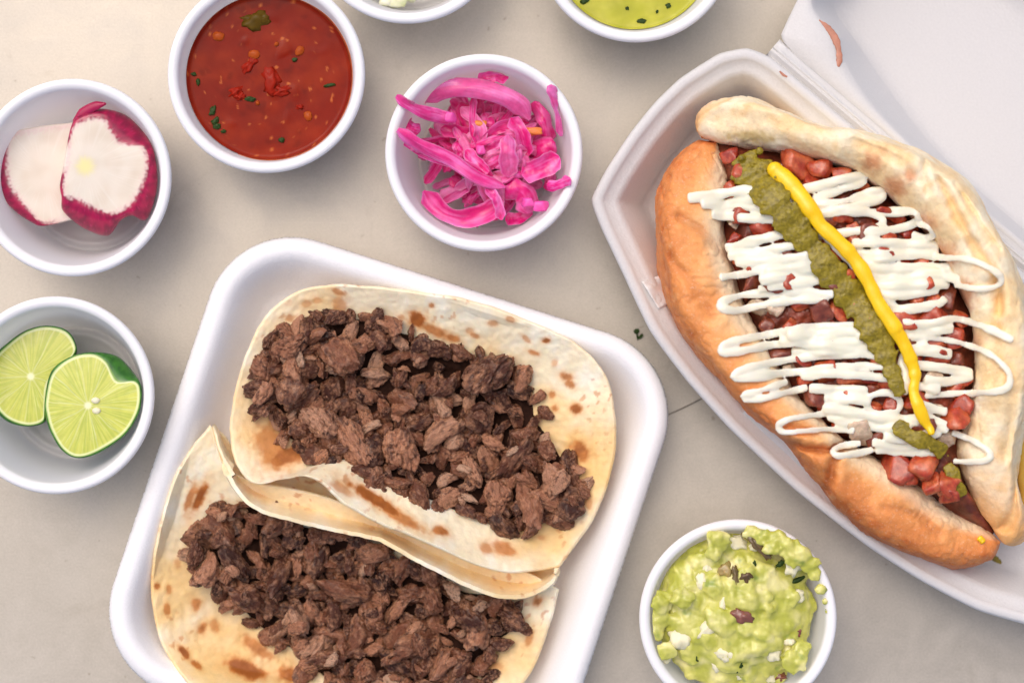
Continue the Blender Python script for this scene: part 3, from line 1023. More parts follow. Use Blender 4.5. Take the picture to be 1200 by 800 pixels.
def bun_half(outer, inner, zc, hh, toast, creases, seed, nu=420, nv=150, flake=.0005, lean=.12):
    O, I = catmull(outer, nu), catmull(inner, nu)
    u = np.linspace(0, 1, nu)
    ph = np.linspace(0, 2 * np.pi, nv, endpoint=False)
    C, D = (O + I) / 2, (O - I) / 2
    cs, sn = np.cos(ph), np.sin(ph)
    ex = .70
    cx = np.sign(cs) * np.abs(cs) ** ex
    sx = np.sign(sn) * np.abs(sn) ** ex
    env = np.clip(np.sin(np.pi * u), 0, 1) ** .38
    hu = hh(u) * np.maximum(env, .25)
    px = C[:, None, :] + D[:, None, :] * cx[None, :, None]
    z = zc + hu[:, None] * sx[None, :]
    q3 = np.stack([px[..., 0] / 55, px[..., 1] / 55, z / (55 * S0)], -1) + seed
    lump = .0026 * fbm(q3 * .8, 2) + .00035 * fbm(q3 * 3.1, 3)
    wr = 1 - np.abs(noise(q3 * np.array([1.6, 1.6, 1.6]) + 3))
    lump = lump - .0005 * smooth(.88, 1, wr) * smooth(.0, .5, fbm(q3 * .9 + 20, 2))
    lump = lump + .00012 * noise(q3 * 13) + .0006 * fbm(q3 * 2.4 + 8, 4) * smooth(-.1, .5, fbm(q3 * .7 + 31, 2))
    nz = sx[None, :] * np.ones((nu, 1))
    fl_ = 1 - np.abs(noise(q3 * 3.3 + 61))
    lump = lump - flake * smooth(.80, 1, fl_) * smooth(-.25, .35, fbm(q3 * .9 + 50, 2))
    fl_ = 1 - np.abs(noise(q3 * 6.1 + 21))
    lump = lump - .5 * flake * smooth(.82, 1, fl_) * smooth(-.1, .4, fbm(q3 * 1.3 + 90, 2))
    cr = np.zeros((nu, nv))
    for line, wdt, dep in creases:
        d = dist_line(px, catmull(line, 30)) + 2.5 * noise(q3 * 4)
        cr += dep * np.exp(-(d / wdt) ** 2) * smooth(-.2, .4, nz)
        cr -= .25 * dep * np.exp(-((d - 2.2 * wdt) / (1.4 * wdt)) ** 2) * smooth(-.2, .4, nz)
    z2 = z + (lump - cr) * np.maximum(.3, nz)
    px = px + D[:, None, :] * (lean * (1 - cx ** 2) * np.maximum(sx, 0))[None, :, None]
    nrm2 = D / (np.linalg.norm(D, axis=1)[:, None] + 1e-9)
    px = px + nrm2[:, None, :] * (cx[None, :, None] * (lump / S0)[..., None])
    px += (1.3 * noise(q3 * 5)[..., None]) * np.array([1, 1])
    z2 = np.maximum(z2, .0052)
    rings = [W(px[i, :, 0], px[i, :, 1], z2[i]) for i in range(nu)]
    V, F = rings_mesh(rings)
    side = (cx[None, :] * np.ones((nu, 1)))
    uu = u[:, None] * np.ones((1, nv))
    col = toast(uu, side, nz, px, q3, cr)
    col = np.concatenate([col.reshape(-1, 3), col[0].mean(0)[None], col[-1].mean(0)[None]])
    return V, F, col


PALE, CREAM, PEACH = srgb(248, 232, 200), srgb(246, 222, 178), srgb(240, 196, 140)
GOLD, BROWN = srgb(214, 140, 74), srgb(176, 98, 46)


def toast_left(u, side, nz, px, q3, cr):
    n1 = fbm(q3 * 1.2, 4)
    t = .62 + .55 * side + .45 * n1 + .25 * smooth(.45, .95, u) - .1 * smooth(.0, .12, u)
    c = mixc(srgb(250, 210, 154), srgb(242, 166, 98), smooth(.05, .55, t))
    c = mixc(c, srgb(224, 140, 76), smooth(.45, .95, t))
    c = mixc(c, srgb(204, 108, 48), smooth(.9, 1.4, t + .35 * noise(q3 * 5)))
    c = mixc(c, srgb(250, 206, 150), .5 * smooth(.25, .6, fbm(q3 * 2.2 + 14, 3)))
    c = mixc(c, srgb(250, 232, 200), smooth(-.35, -.85, side) * .8)
    c = mixc(c, srgb(170, 92, 44), np.clip(cr / .004, 0, .6))  # crease shade mixed into the crust colour
    fl = smooth(.5, .8, noise(q3 * 22)) * .22
    return mixc(c, srgb(250, 230, 200), fl)


def toast_right(u, side, nz, px, q3, cr):
    n1 = fbm(q3 * 1.1, 4)
    c = mixc(srgb(255, 242, 212), srgb(253, 224, 172), smooth(-.3, .4, n1))
    c = mixc(c, srgb(246, 214, 160), .6 * smooth(.1, .5, fbm(q3 * 4.2 + 43, 3)))
    c = mixc(c, srgb(244, 196, 130), .5 * smooth(.15, .6, fbm(q3 * 1.7 + 3, 3)))
    edge = smooth(.10, .0, u) * smooth(-.2, .9, side) + smooth(.80, 1.0, u) * 1.1
    c = mixc(c, srgb(240, 176, 104), np.clip(edge + .25 * n1, 0, 1) * .9)
    st = np.zeros_like(n1)
    for x, y, r, s in ((1022, 190, 16, .8), (1050, 220, 18, .8), (1082, 262, 20, .7), (1105, 300, 22, .8), (1128, 345, 20, .8), (1140, 400, 18, .5), (1066, 205, 10, .8), (1035, 178, 9, .5), (900, 160, 30, .0)):
        st = np.maximum(st, s * smooth(1.2, .2, np.hypot(px[..., 0] - x, px[..., 1] - y) / r + .6 * fbm(q3 * 5, 3)))
    c = mixc(c, srgb(208, 132, 84), st)
    gr = smooth(1.1, .2, np.hypot((px[..., 0] - 880) / 42, (px[..., 1] - 160) / 12) + .5 * fbm(q3 * 6, 2))
    c = mixc(c, srgb(206, 176, 84), gr * .55)
    c = mixc(c, srgb(236, 200, 140), np.clip(cr / .004, 0, .7))  # creases darkened in the colour, as shade would
    return c


L_out = [(842, 166), (812, 168), (786, 190), (772, 225), (769, 265), (775, 320), (795, 380), (832, 432), (876, 482), (918, 516), (948, 548), (985, 595), (1030, 632), (1080, 656), (1128, 663), (1162, 655), (1172, 634)]
L_in = [(842, 166), (850, 190), (851, 225), (850, 262), (858, 312), (876, 362), (905, 414), (940, 468), (985, 510), (1030, 537), (1062, 560), (1092, 582), (1120, 598), (1148, 613), (1172, 634)]
vL, fL, cL = bun_half(L_out, L_in, .0300, lambda u: .0255 - .004 * smooth(.6, 1, u), toast_left,
                      [([(905, 513), (940, 522), (975, 525), (998, 518)], 5, .0042), ([(985, 520), (978, 545), (970, 570)], 6, .0032), ([(800, 255), (830, 275), (850, 300)], 6, .0015), ([(785, 300), (815, 330), (840, 370)], 6, .0013), ([(1040, 590), (1075, 600), (1100, 622)], 5, .0012), ([(925, 500), (960, 505), (990, 500)], 5, .0018)], 11.0)
part('bun_half', vL, fL, M_BREAD, dog, col=cL)
R_out = [(822, 162), (814, 148), (822, 128), (846, 114), (875, 114), (915, 130), (965, 146), (1020, 157), (1075, 175), (1126, 207), (1156, 246), (1180, 288), (1198, 335), (1207, 385), (1208, 440), (1200, 495), (1192, 560), (1204, 610), (1200, 634), (1180, 640), (1166, 625)]
R_in = [(822, 162), (845, 170), (880, 176), (915, 179), (955, 186), (1000, 203), (1040, 230), (1075, 262), (1103, 300), (1125, 345), (1138, 390), (1141, 435), (1136, 475), (1127, 510), (1124, 540), (1132, 570), (1146, 598), (1160, 614), (1166, 625)]
vR, fR, cR = bun_half(R_out, R_in, .0330, lambda u: .0275 - .004 * smooth(.7, 1, u) - .004 * smooth(.15, 0, u), toast_right,
                      [([(1092, 222), (1110, 260), (1130, 295), (1155, 335), (1160, 370)], 4, .0030), ([(840, 150), (880, 152), (930, 150), (990, 156)], 8, .0007), ([(1150, 340), (1158, 400), (1155, 450)], 6, .0018), ([(1168, 610), (1180, 575), (1188, 550)], 5, .0024), ([(1080, 195), (1076, 215), (1082, 235)], 4, .0015), ([(1165, 430), (1172, 480), (1165, 530)], 6, .0014), ([(1000, 175), (1040, 195), (1072, 222)], 4, .0010), ([(1120, 240), (1140, 275), (1160, 300)], 3.5, .0012)], 31.0, flake=.00022, lean=.42)
part('bun_half', vR, fR, M_BREAD, dog, col=cR)
OPEN = catmull([(846, 172), (900, 180), (960, 190), (1005, 206), (1045, 234), (1080, 268), (1108, 308), (1130, 352), (1141, 400), (1141, 445), (1132, 495), (1126, 540), (1136, 575), (1160, 618), (1120, 602), (1085, 580), (1040, 545), (985, 512), (938, 468), (900, 412), (872, 360), (855, 310), (849, 260), (850, 210)], 400, True)
# bread underneath and the bean mound lying on it
def mound(scale, z0, h, seed, rough, cut=1.0):
    cen = np.array([1005, 390.])
    rings = []
    for k in np.linspace(1, .03, 110):
        q = cen + (OPEN - cen) * k * scale
        q3 = np.stack([q[:, 0] / 20, q[:, 1] / 20, np.full(len(q), seed)], -1)
        zz_ = z0 + h * (1 - k ** 9) + rough * fbm(q3, 4) * smooth(1, .9, k)
        rings.append(W(q[:, 0], q[:, 1], zz_))
    base = rings[0].copy(); base[:, 2] = .0055
    return rings_mesh([base] + rings)


vb_, fb_ = mound(.97, .012, .006, 2, .001)
part('bun_base', vb_, fb_, M_BREAD, dog, col=np.tile(srgb(236, 198, 140), (len(vb_), 1)))
vm, fm = mound(1.03, .032, .0150, 9, .003)
q3 = np.concatenate([to_px(vm) / 14, np.zeros((len(vm), 1))], 1)
part('bean_filling', vm, fm, M_BEAN, dog, col=mixc(srgb(96, 46, 30), srgb(140, 66, 44), smooth(-.3, .4, fbm(q3, 3))))

hD = HMap(760, 90, 1230, 690, 3, .004)
hD.add(vm); hD.blur(1)
hole = hD.h.copy()
for v_ in (vL, vR): hD.add(v_)
hD.blur(2)


def dice(seed):
    rs = np.random.default_rng(seed)
    V, F = ICO[3]
    p = V / np.abs(V).max(1)[:, None] ** .80
    p = p * rs.uniform(.75, 1.1, 3)
    p = p + V * (.36 * fbm(V * 1.2 + seed, 3))[:, None]
    for _ in range(3):
        nn_ = rs.normal(size=3); nn_ /= np.linalg.norm(nn_); dd = p @ nn_ - rs.uniform(.55, .9)
        p = p - np.where(dd > 0, dd, 0)[:, None] * nn_
    p[:, 0] += .3 * rs.normal() * p[:, 2]; p[:, 1] += .25 * rs.normal() * p[:, 2]
    return p, F


def tom_me(seed, c1, c2, nm):
    p, F = dice(seed)
    c = mixc(srgb(*c1), srgb(*c2), smooth(-.3, .4, fbm(p * 1.2 + seed, 3)))
    return make_mesh(nm, p, F, M_TOM, col=c)


TOMS = [tom_me(400 + i, (176, 62, 36), (206, 112, 70), 'tomato_piece') for i in range(6)] + [tom_me(420 + i, (150, 46, 30), (182, 80, 50), 'tomato_piece') for i in range(4)]
BEANS = [tom_me(440 + i, (112, 52, 36), (146, 76, 52), 'bean') for i in range(4)]
ONI = [tom_me(460 + i, (190, 164, 140), (214, 190, 160), 'onion_piece') for i in range(3)]
rs = np.random.default_rng(5)
dl = np.array(dog.location)


def put_bit(nm, me, x, y, r, lift=.35, flat=.8):
    z = hD.disc(x, y, r * .7) + r * S0 * lift
    o = link(nm, me, dog)
    o.location = W(x, y, z) - dl
    o.scale = (r * S0 * .8, r * S0 * .72, r * S0 * .7 * flat)
    o.rotation_euler = (rs.uniform(-.45, .45), rs.uniform(-.45, .45), rs.uniform(0, 6.3))
    hD.bump(x, y, r, z + r * S0 * .5, z - r * S0 * .5)


lo, hi = OPEN.min(0), OPEN.max(0)
OPENC = OPEN[::10]
pts = []
tr_ = 0
while len(pts) < 130 and tr_ < 20000:
    tr_ += 1
    x, y = rs.uniform(lo, hi)
    r = rs.uniform(11, 22)
    if not in_poly(np.array([(x, y)]), OPENC)[0] or dist_line(np.array([(x, y)]), OPENC)[0] < r * .8: continue
    if y > 520 and x > 1040: continue
    if any((x - a) ** 2 + (y - b) ** 2 < (.66 * (r + c)) ** 2 for a, b, c in pts): continue
    pts.append((x, y, r))
    k = rs.uniform()
    if k < .62: put_bit('tomato_piece', TOMS[rs.integers(len(TOMS))], x, y, r, .1)
    elif k < .92: put_bit('bean', BEANS[rs.integers(len(BEANS))], x, y, r, .1)
    else: put_bit('onion_piece', ONI[rs.integers(len(ONI))], x, y, r * .8, .1)
for x, y, r in ((1052, 546, 19), (1082, 543, 22), (1108, 566, 21), (1092, 568, 15), (1064, 562, 13), (1112, 582, 12), (935, 190, 20), (960, 196, 17), (985, 208, 18), (868, 252, 15), (858, 222, 13), (1112, 492, 20), (1125, 478, 14)):
    put_bit('tomato_piece', TOMS[rs.integers(len(TOMS))], x, y, r, .25, 1.0)
put_bit('onion_piece', ONI[0], 1010, 510, 20, .2, .6)
hD.blur(1)
hD2 = HMap(760, 90, 1230, 690, 3); hD2.h = hD.h.copy(); hD2.blur(2)

MAYO = [  # (points, half width in pixels)
    ([(808, 232), (840, 228), (872, 224), (905, 230), (935, 238)], 8), ([(824, 239), (860, 240), (900, 246), (932, 250)], 8), ([(836, 250), (870, 255), (905, 257), (938, 256)], 8),
    ([(840, 244), (880, 232), (910, 238)], 8),
    ([(935, 224), (965, 216), (990, 209), (1008, 206), (1010, 212), (985, 222), (955, 234)], 7.5), ([(950, 240), (990, 236), (1018, 226), (1032, 225), (1032, 232), (1008, 240), (975, 248), (958, 250)], 6.5),
    ([(960, 251), (999, 248), (1036, 249), (1070, 248), (1076, 258), (1060, 266), (1032, 271), (1002, 271), (978, 275)], 6.5), ([(999, 250), (1022, 251), (1036, 259), (1025, 268), (1003, 270)], 5.5),
    ([(1076, 262), (1090, 266), (1094, 275), (1084, 279), (1070, 275)], 5.5),
    ([(852, 291), (885, 282), (915, 275), (940, 268)], 7.5), ([(855, 300), (885, 297), (915, 290), (945, 284)], 7.5), ([(864, 307), (900, 305), (945, 300)], 7.5),
    ([(845, 325), (870, 321), (895, 316), (930, 311), (955, 308)], 7), ([(892, 328), (920, 323), (958, 318)], 7.5), ([(890, 338), (930, 333), (965, 328)], 6.5), ([(900, 318), (935, 316), (960, 314)], 7),
    ([(975, 345), (930, 342), (900, 343), (870, 346), (848, 353), (845, 360), (862, 364), (890, 358), (920, 353), (970, 350)], 6.5),
    ([(1000, 285), (1030, 284), (1060, 286), (1090, 286), (1096, 292)], 7.5), ([(1005, 296), (1040, 298), (1075, 297), (1098, 299)], 7.5),
    ([(1010, 304), (1050, 302), (1085, 300), (1110, 302), (1130, 303), (1152, 310), (1170, 321), (1173, 331), (1163, 337), (1142, 338), (1120, 334)], 5.2),
    ([(1012, 312), (1050, 314), (1090, 314), (1112, 314)], 8), ([(1020, 324), (1060, 327), (1095, 321), (1124, 327)], 8), ([(1028, 335), (1070, 334), (1110, 332)], 8), ([(1035, 346), (1070, 345), (1098, 340)], 7),
    ([(1045, 364), (1075, 361), (1100, 356), (1107, 350)], 7), ([(1052, 377), (1085, 379), (1112, 374), (1130, 375), (1152, 382), (1174, 392), (1186, 398)], 6), ([(1052, 388), (1085, 388), (1115, 384)], 8),
    ([(1060, 396), (1095, 396), (1130, 403), (1160, 415), (1182, 436), (1179, 455), (1150, 460), (1115, 461), (1085, 464)], 5.2),
    ([(1068, 410), (1092, 411), (1113, 415)], 8), ([(1072, 427), (1105, 431), (1138, 437)], 7.5), ([(1085, 444), (1110, 447), (1138, 440)], 7.5), ([(1075, 452), (1100, 456)], 7),
    ([(1000, 382), (960, 382), (925, 387), (895, 393), (868, 398), (849, 404), (845, 411), (852, 414), (875, 410), (905, 404), (935, 401), (970, 398), (1015, 394)], 6.5),
    ([(925, 392), (960, 391), (1005, 388)], 7.5), ([(915, 398), (960, 404), (1010, 402)], 7.5), ([(1035, 404), (1000, 408), (960, 410), (930, 412)], 7.5),
    ([(1035, 416), (1000, 415), (960, 417), (920, 422), (880, 430), (862, 437), (862, 443), (880, 442), (910, 438), (950, 434), (1000, 429), (1035, 430)], 6.5),
    ([(922, 447), (895, 456), (874, 462), (874, 467), (895, 466), (920, 460), (945, 454)], 5.5), ([(940, 440), (975, 438), (1010, 440), (1045, 444)], 6.5), ([(950, 455), (985, 456), (1015, 458)], 7),
    ([(968, 466), (1000, 468), (1018, 470)], 8), ([(1015, 472), (1022, 463), (1040, 460), (1054, 468), (1052, 480), (1035, 485), (1020, 481), (1015, 472)], 5.5), ([(966, 478), (1000, 482), (1040, 490), (1075, 492)], 8),
    ([(968, 484), (940, 488), (919, 493), (912, 500), (919, 506), (940, 505), (965, 503), (988, 503)], 4.8), ([(972, 488), (995, 494), (1030, 500), (1065, 502)], 8), ([(980, 500), (1000, 504)], 6),
    ([(1008, 519), (986, 522), (976, 529), (983, 534), (1000, 532), (1022, 527)], 5), ([(1024, 518), (1050, 522), (1088, 524)], 8), ([(1028, 526), (1070, 530), (1100, 528)], 7), ([(1038, 511), (1070, 514), (1100, 506)], 8), ([(1075, 484), (1095, 494), (1110, 502)], 8), ([(1070, 470), (1092, 478), (1108, 482)], 7),
    ([(1117, 507), (1140, 516), (1160, 530), (1156, 539), (1136, 541), (1118, 540)], 5),
    ([(1085, 404), (1060, 420), (1062, 440), (1058, 460)], 8), ([(1040, 350), (1055, 372), (1062, 392)], 8), ([(960, 268), (985, 292), (1010, 320), (1035, 345)], 9),
]


def drape(path, w, lift, n=None, wv=.15, seed=0, hmap=None, hr=.85):
    hm_ = hmap or hD2
    L = np.sum(np.linalg.norm(np.diff(np.array(path, float), axis=0), axis=1))
    n = n or max(12, int(L / 3))
    P = catmull(path, n)
    z = hm_.at(P[:, 0], P[:, 1])
    k = np.ones(7) / 7
    z = np.convolve(np.pad(z, 3, mode='edge'), k, 'valid') + lift
    wn_ = w * (1 + wv * noise(np.stack([np.arange(n) * .16, np.full(n, seed * 3.1), np.zeros(n)], -1))) if np.isscalar(w) else np.interp(np.linspace(0, 1, n), np.linspace(0, 1, len(w)), w)
    return W(P[:, 0], P[:, 1], z), wn_ * S0


blobs = []
for i, (pth, w) in enumerate(MAYO):
    p, ww = drape(pth, w, .0015, seed=i, wv=.32)
    blobs.append(sweep(p, ww * .80, ww * .36, 14))
V, F = join(blobs)
vy, fy, ny = remesh(V, F, .0004, 6)
vy = vy + ny * (.00022 * noise(np.concatenate([to_px(vy) / np.array([26, 6]), np.zeros((len(vy), 1))], 1)))[:, None]
part('white_sauce', vy, fy, M_MAYO, dog)
hD.add(vy); hD.blur(1)
hD2.h = hD.h.copy(); hD2.blur(3)


def lumpy(path, w, lift, seed, amp, voxel=.0004, hr=.22):
    p, ww = drape(path, w, lift, seed=seed)
    kk = np.arange(len(p))
    ww = ww * (.90 + .45 * noise(np.stack([kk * .22, kk * 0 + seed, kk * 0], -1)))
    lst = [sweep(p, ww, ww * hr, 16)]
    r2 = np.random.default_rng(seed)
    for k in range(int(len(p) * 2.2)):
        i = r2.integers(len(p))
        a = r2.uniform(0, 6.28)
        q = p[i] + np.array([math.cos(a), math.sin(a), 0]) * ww[i] * r2.uniform(.2, 1.12)
        q[2] += ww[i] * hr * r2.uniform(-.2, .6)
        V, F = ICO[2]
        lst.append((V * np.array([1, 1, .6]) * ww[i] * r2.uniform(.06, .20) + q, F))
    V, F = join(lst)
    v, f, n = remesh(V, F, voxel, 1)
    v = v + n * (amp * .6 * fbm(v / .0011 + seed, 4, .75))[:, None]
    return v, f


RELISH = [([(872, 184), (890, 212), (915, 245), (938, 274), (958, 299), (984, 332), (1008, 360), (1027, 390), (1041, 424), (1055, 462)], [19, 22, 20, 18, 17.5, 18, 20, 18, 13, 8]),
          ([(1050, 496), (1066, 511), (1090, 519), (1106, 530)], [8, 11, 10, 9])]
lst = []
o_ = 0
for i, (pth, w) in enumerate(RELISH):
    v, f = lumpy(pth, w, .0014, 50 + i, .0006)
    part('green_chile_sauce', v, f, M_RELISH, dog)
    hD.add(v)
hD.blur(1); hD2.h = hD.h.copy(); hD2.blur(2)
MUSTARD = [([(908, 199), (925, 214), (946, 240), (962, 264), (986, 286), (1003, 306), (1018, 330), (1028, 352), (1040, 370), (1050, 386)], [9, 10.5, 8.5, 8, 8.5, 8, 8.5, 8, 8.5, 8.5]),
           ([(1048, 384), (1060, 405), (1072, 435), (1071, 460), (1080, 485), (1092, 507)], [8, 8, 7, 6, 7, 4])]
lst = []
for i, (pth, w) in enumerate(MUSTARD):
    p, ww = drape(pth, w, .0021, n=70, seed=70 + i)
    ww = ww * (1 +   .10 * noise(np.stack([np.arange(len(ww)) * .13, np.full(len(ww), i + .5), np.zeros(len(ww))], -1)))
    p[:, :2] += np.stack([.0003 * noise(np.stack([np.arange(len(p)) * .17, np.full(len(p), 3.3 + i), np.zeros(len(p))], -1)), .0003 * noise(np.stack([np.arange(len(p)) * .2, np.full(len(p), 8.3 + i), np.zeros(len(p))], -1))], -1)
    ww = ww * (1 + .16 * noise(np.stack([np.arange(len(ww)) * .22, np.full(len(ww), i + 5.5), np.zeros(len(ww))], -1)))
    lst.append(sweep(p, ww, ww * .66, 20))
    lst.append((ICO[3][0] * ww[0] * np.array([1.05, 1.05, .75]) + p[0], ICO[3][1]))
V, F = join(lst)
vy, fy, ny = remesh(V, F, .00035, 2)
part('mustard', vy, fy, M_MUST, dog)
smear([(1148, 630), (1152, 634)], [3.5, 3.5], lambda x, y: hD.at(x, y) + .0004, 'mustard_drip', M_MUST, dog, 1, .0006)
for pth, w in (([(1110, 545), (1120, 560), (1128, 580)], [7, 9, 6]),):
    v, f = lumpy(pth, w, .0, 91, .0006)
    part('green_chile_sauce', v, f, M_RELISH, dog)

# things by the hot dog
V, F = sweep(W(*catmull([(1206, 490), (1212, 530), (1210, 570), (1204, 598)], 40).T, .022), np.interp(np.linspace(0, 1, 40), [0, .3, .7, 1], [10, 20, 18, 7]) * S0, np.interp(np.linspace(0, 1, 40), [0, .3, .7, 1], [10, 20, 18, 7]) * S0, 24)
o = part('yellow_pepper', V, F, M_PEPPER)
tag(o, 'pale yellow chile pepper peeking out beside the hot dog at the right edge', 'pepper')
gx, gy = np.meshgrid(np.linspace(0, 1, 16), np.linspace(0, 1, 14), indexing='ij')
pa = np.array([(752, 330), (786, 318), (800, 348), (772, 362)], float)
pq = pa[0] * ((1 - gx) * (1 - gy))[..., None] + pa[1] * (gx * (1 - gy))[..., None] + pa[2] * (gx * gy)[..., None] + pa[3] * ((1 - gx) * gy)[..., None]
zq = .0305 - .008 * gx + .0012 * noise(np.stack([gx * 3, gy * 3, gx * 0], -1))
top = W(pq[..., 0], pq[..., 1], zq).reshape(-1, 3)
V = np.concatenate([top, top - np.array([0, 0, .0002])])
n = 16 * 14
per = [i * 14 for i in range(16)] + [15 * 14 + j for j in range(1, 14)] + [i * 14 + 13 for i in range(14, -1, -1)] + [j for j in range(12, 0, -1)]
F = grid_faces(16, 14) + [f[::-1] for f in grid_faces(16, 14, off=n)] + [(per[k], per[(k + 1) % len(per)], n + per[(k + 1) % len(per)], n + per[k]) for k in range(len(per))]
o = part('paper_scrap', V, F, M_PAPER)
tag(o, 'scrap of white paper between hot dog bun and box wall', 'paper')
o = smear([(1163, 652), (1170, 660), (1176, 664)], [4, 5, 2], .0052, 'chile_drip', M_RELISH, None, 3, .0006)
tag(o, 'drip of green chile on the box floor below the bun tip', 'sauce drip')


# ------------------------------------------------------------------ cut fruit: a flat cut face over a rounded skin
def cut_fruit(name, face, skin, cen, zf, zlow, tilt, colour, mat, n=360, dome=.0004, zskin=.5, nr=44):
    Fc, Sk = catmull(face, n * 3, True), catmull(skin, n * 3, True)
    cen = np.array(cen, float)

    def polar(C):
        a = np.arctan2(C[:, 1] - cen[1], C[:, 0] - cen[0]); r = np.hypot(*(C - cen).T)
        o = np.argsort(a); a, r = a[o], r[o]
        t = np.linspace(-np.pi, np.pi, n, endpoint=False)
        return t, np.interp(t, a, r, period=2 * np.pi)
    t, rf = polar(Fc)
    _, rk = polar(Sk)
    rk = np.maximum(rk - (1.4 if name == 'lime' else 0), rf + .5)
    d = np.stack([np.cos(t), np.sin(t)], -1)
    tz = lambda q: tilt[0] * (q[:, 0] - cen[0]) * S0 + tilt[1] * (q[:, 1] - cen[1]) * S0
    rings, info = [], []
    for k in np.linspace(.03, 1, nr):
        q = cen + d * (rf * k)[:, None]
        rings.append(W(q[:, 0], q[:, 1], zf + dome * (1 - k ** 2) + tz(q))); info.append((k, 0))
    for k in np.linspace(0, 1, 14)[1:]:
        q = cen + d * (rf + (rk - rf) * math.sin(k * math.pi / 2))[:, None]
        w = (rk - rf) * S0
        drop = np.minimum(.0006 + w * .9, zskin * (zf - zlow)) * (1 - math.cos(k * math.pi / 2))
        q2 = q
        rings.append(W(q2[:, 0], q2[:, 1], np.maximum(zf + tz(q) - drop, zlow + .001))); info.append((1, k))
    zl = rings[-1][:, 2]
    for k in np.linspace(0, 1, 12)[1:]:
        q = cen + d * (rk * max(.05, math.cos(k * math.pi / 2)))[:, None]
        rings.append(W(q[:, 0], q[:, 1], zl + (zlow - zl) * math.sin(k * math.pi / 2))); info.append((1, 1))
    V, F = rings_mesh(rings)
    K = np.array([i[0] for i in info])[:, None] * np.ones((1, n)); S = np.array([i[1] for i in info])[:, None] * np.ones((1, n))
    T = np.ones((len(info), 1)) * t[None]
    Q = np.array([to_px(r) for r in rings])
    c = colour(T, K, S, Q, rf)
    c = np.concatenate([c.reshape(-1, 3), c[0].mean(0)[None], c[-1].mean(0)[None]])
    return part(name, V, F, mat, None, col=c)


def radish_col(T, K, S, Q, rf, core_on=1, bare=(-2.8, .5)):
    da = np.abs((T - bare[0] + np.pi) % (2 * np.pi) - np.pi)
    rind = smooth(bare[1] - .25, bare[1] + .25, da + .12 * noise(np.stack([T * 4, T * 0, T * 0 + 5], -1)))
    q3 = np.concatenate([Q / 14, np.zeros(Q.shape[:-1] + (1,))], -1)
    ray = noise(np.stack([np.cos(T) * 22, np.sin(T) * 22, K * 1.2], -1))
    c = mixc(srgb(232, 222, 206), srgb(222, 208, 188), smooth(-.3, .6, fbm(q3 * .5, 2)))
    c = mixc(c, srgb(250, 246, 240), .15 * smooth(.1, .6, ray) * smooth(.2, .6, K))
    rad = K * rf[None, :]
    core = smooth(15, 4, rad + 4 * ray)
    c = mixc(c, srgb(240, 232, 150), core * .75 * core_on)
    e = smooth(-4.5, 1.5, (K - 1) * rf[None, :] + 3.2 * noise(q3 * 3.2) + 1.2 * ray)
    c = mixc(c, srgb(236, 120, 168), .18 * smooth(-9, 0, (K - 1) * rf[None, :] + 4 * noise(q3 * 4)) * (S == 0))
    skin = mixc(srgb(176, 14, 74), srgb(132, 10, 58), smooth(-.3, .4, fbm(q3 * 1.6 + 7, 3)))
    skin = mixc(skin, srgb(214, 60, 124), .4 * smooth(.35, .7, noise(q3 * 6)))
    cut = mixc(srgb(240, 226, 212), srgb(234, 206, 202), smooth(.3, 1, S))
    return mixc(c, mixc(cut, skin, rind), np.maximum(e * (K > .5), S > 0) * np.maximum(rind, .5))


ox = 0
FL = [(12, 159), (40, 151), (72, 147), (96, 150), (100, 200), (96, 250), (79, 257), (52, 263), (36, 250), (20, 232), (9, 214), (7, 190)]
SL = [(8, 156), (40, 149), (72, 145), (98, 148), (103, 200), (98, 252), (79, 259), (50, 265), (36, 260), (18, 248), (2, 230), (-5, 205), (-6, 180), (-2, 162)]
o = cut_fruit('radish', FL, SL, (52, 205), .0240, .0035, (-.10, .0), lambda *a: radish_col(*a, 0, (-.45, 1.75)), M_RAD)
tag(o, 'left cut radish with smooth white face and thin crimson rind on its left', 'radish', 'cut radishes in the plastic cup')
FR = [(86, 148), (104, 138), (122, 139), (131, 152), (141, 166), (156, 170), (168, 172), (174, 186), (172, 205), (166, 222), (156, 238), (144, 248), (131, 252), (112, 246), (92, 236), (76, 231), (73, 218), (76, 200), (80, 171)]
SR = [(84, 146), (92, 135), (112, 128), (131, 129), (152, 138), (171, 158), (181, 179), (185, 210), (181, 236), (173, 256), (165, 258), (155, 253), (142, 258), (127, 276), (105, 271), (87, 260), (73, 246), (72, 231), (70, 218), (73, 200), (78, 171)]
o = cut_fruit('radish', FR, SR, (100, 195), .0320, .008, (-.05, -.08), radish_col, M_RAD)
tag(o, 'right cut radish with yellow core and crimson rind folded down like petals', 'radish', 'cut radishes in the plastic cup')
pp_ = W(*catmull([(88, 142), (98, 132), (110, 125), (122, 122)], 24).T, np.linspace(.031, .034, 24))
V, F = sweep(pp_, np.interp(np.linspace(0, 1, 24), [0, .3, .8, 1], [3, 6, 5, 2]) * S0, .0008, 12)
part('peel_flap', V, F, M_RAD, o, col=np.tile(srgb(178, 18, 78), (len(V), 1)))


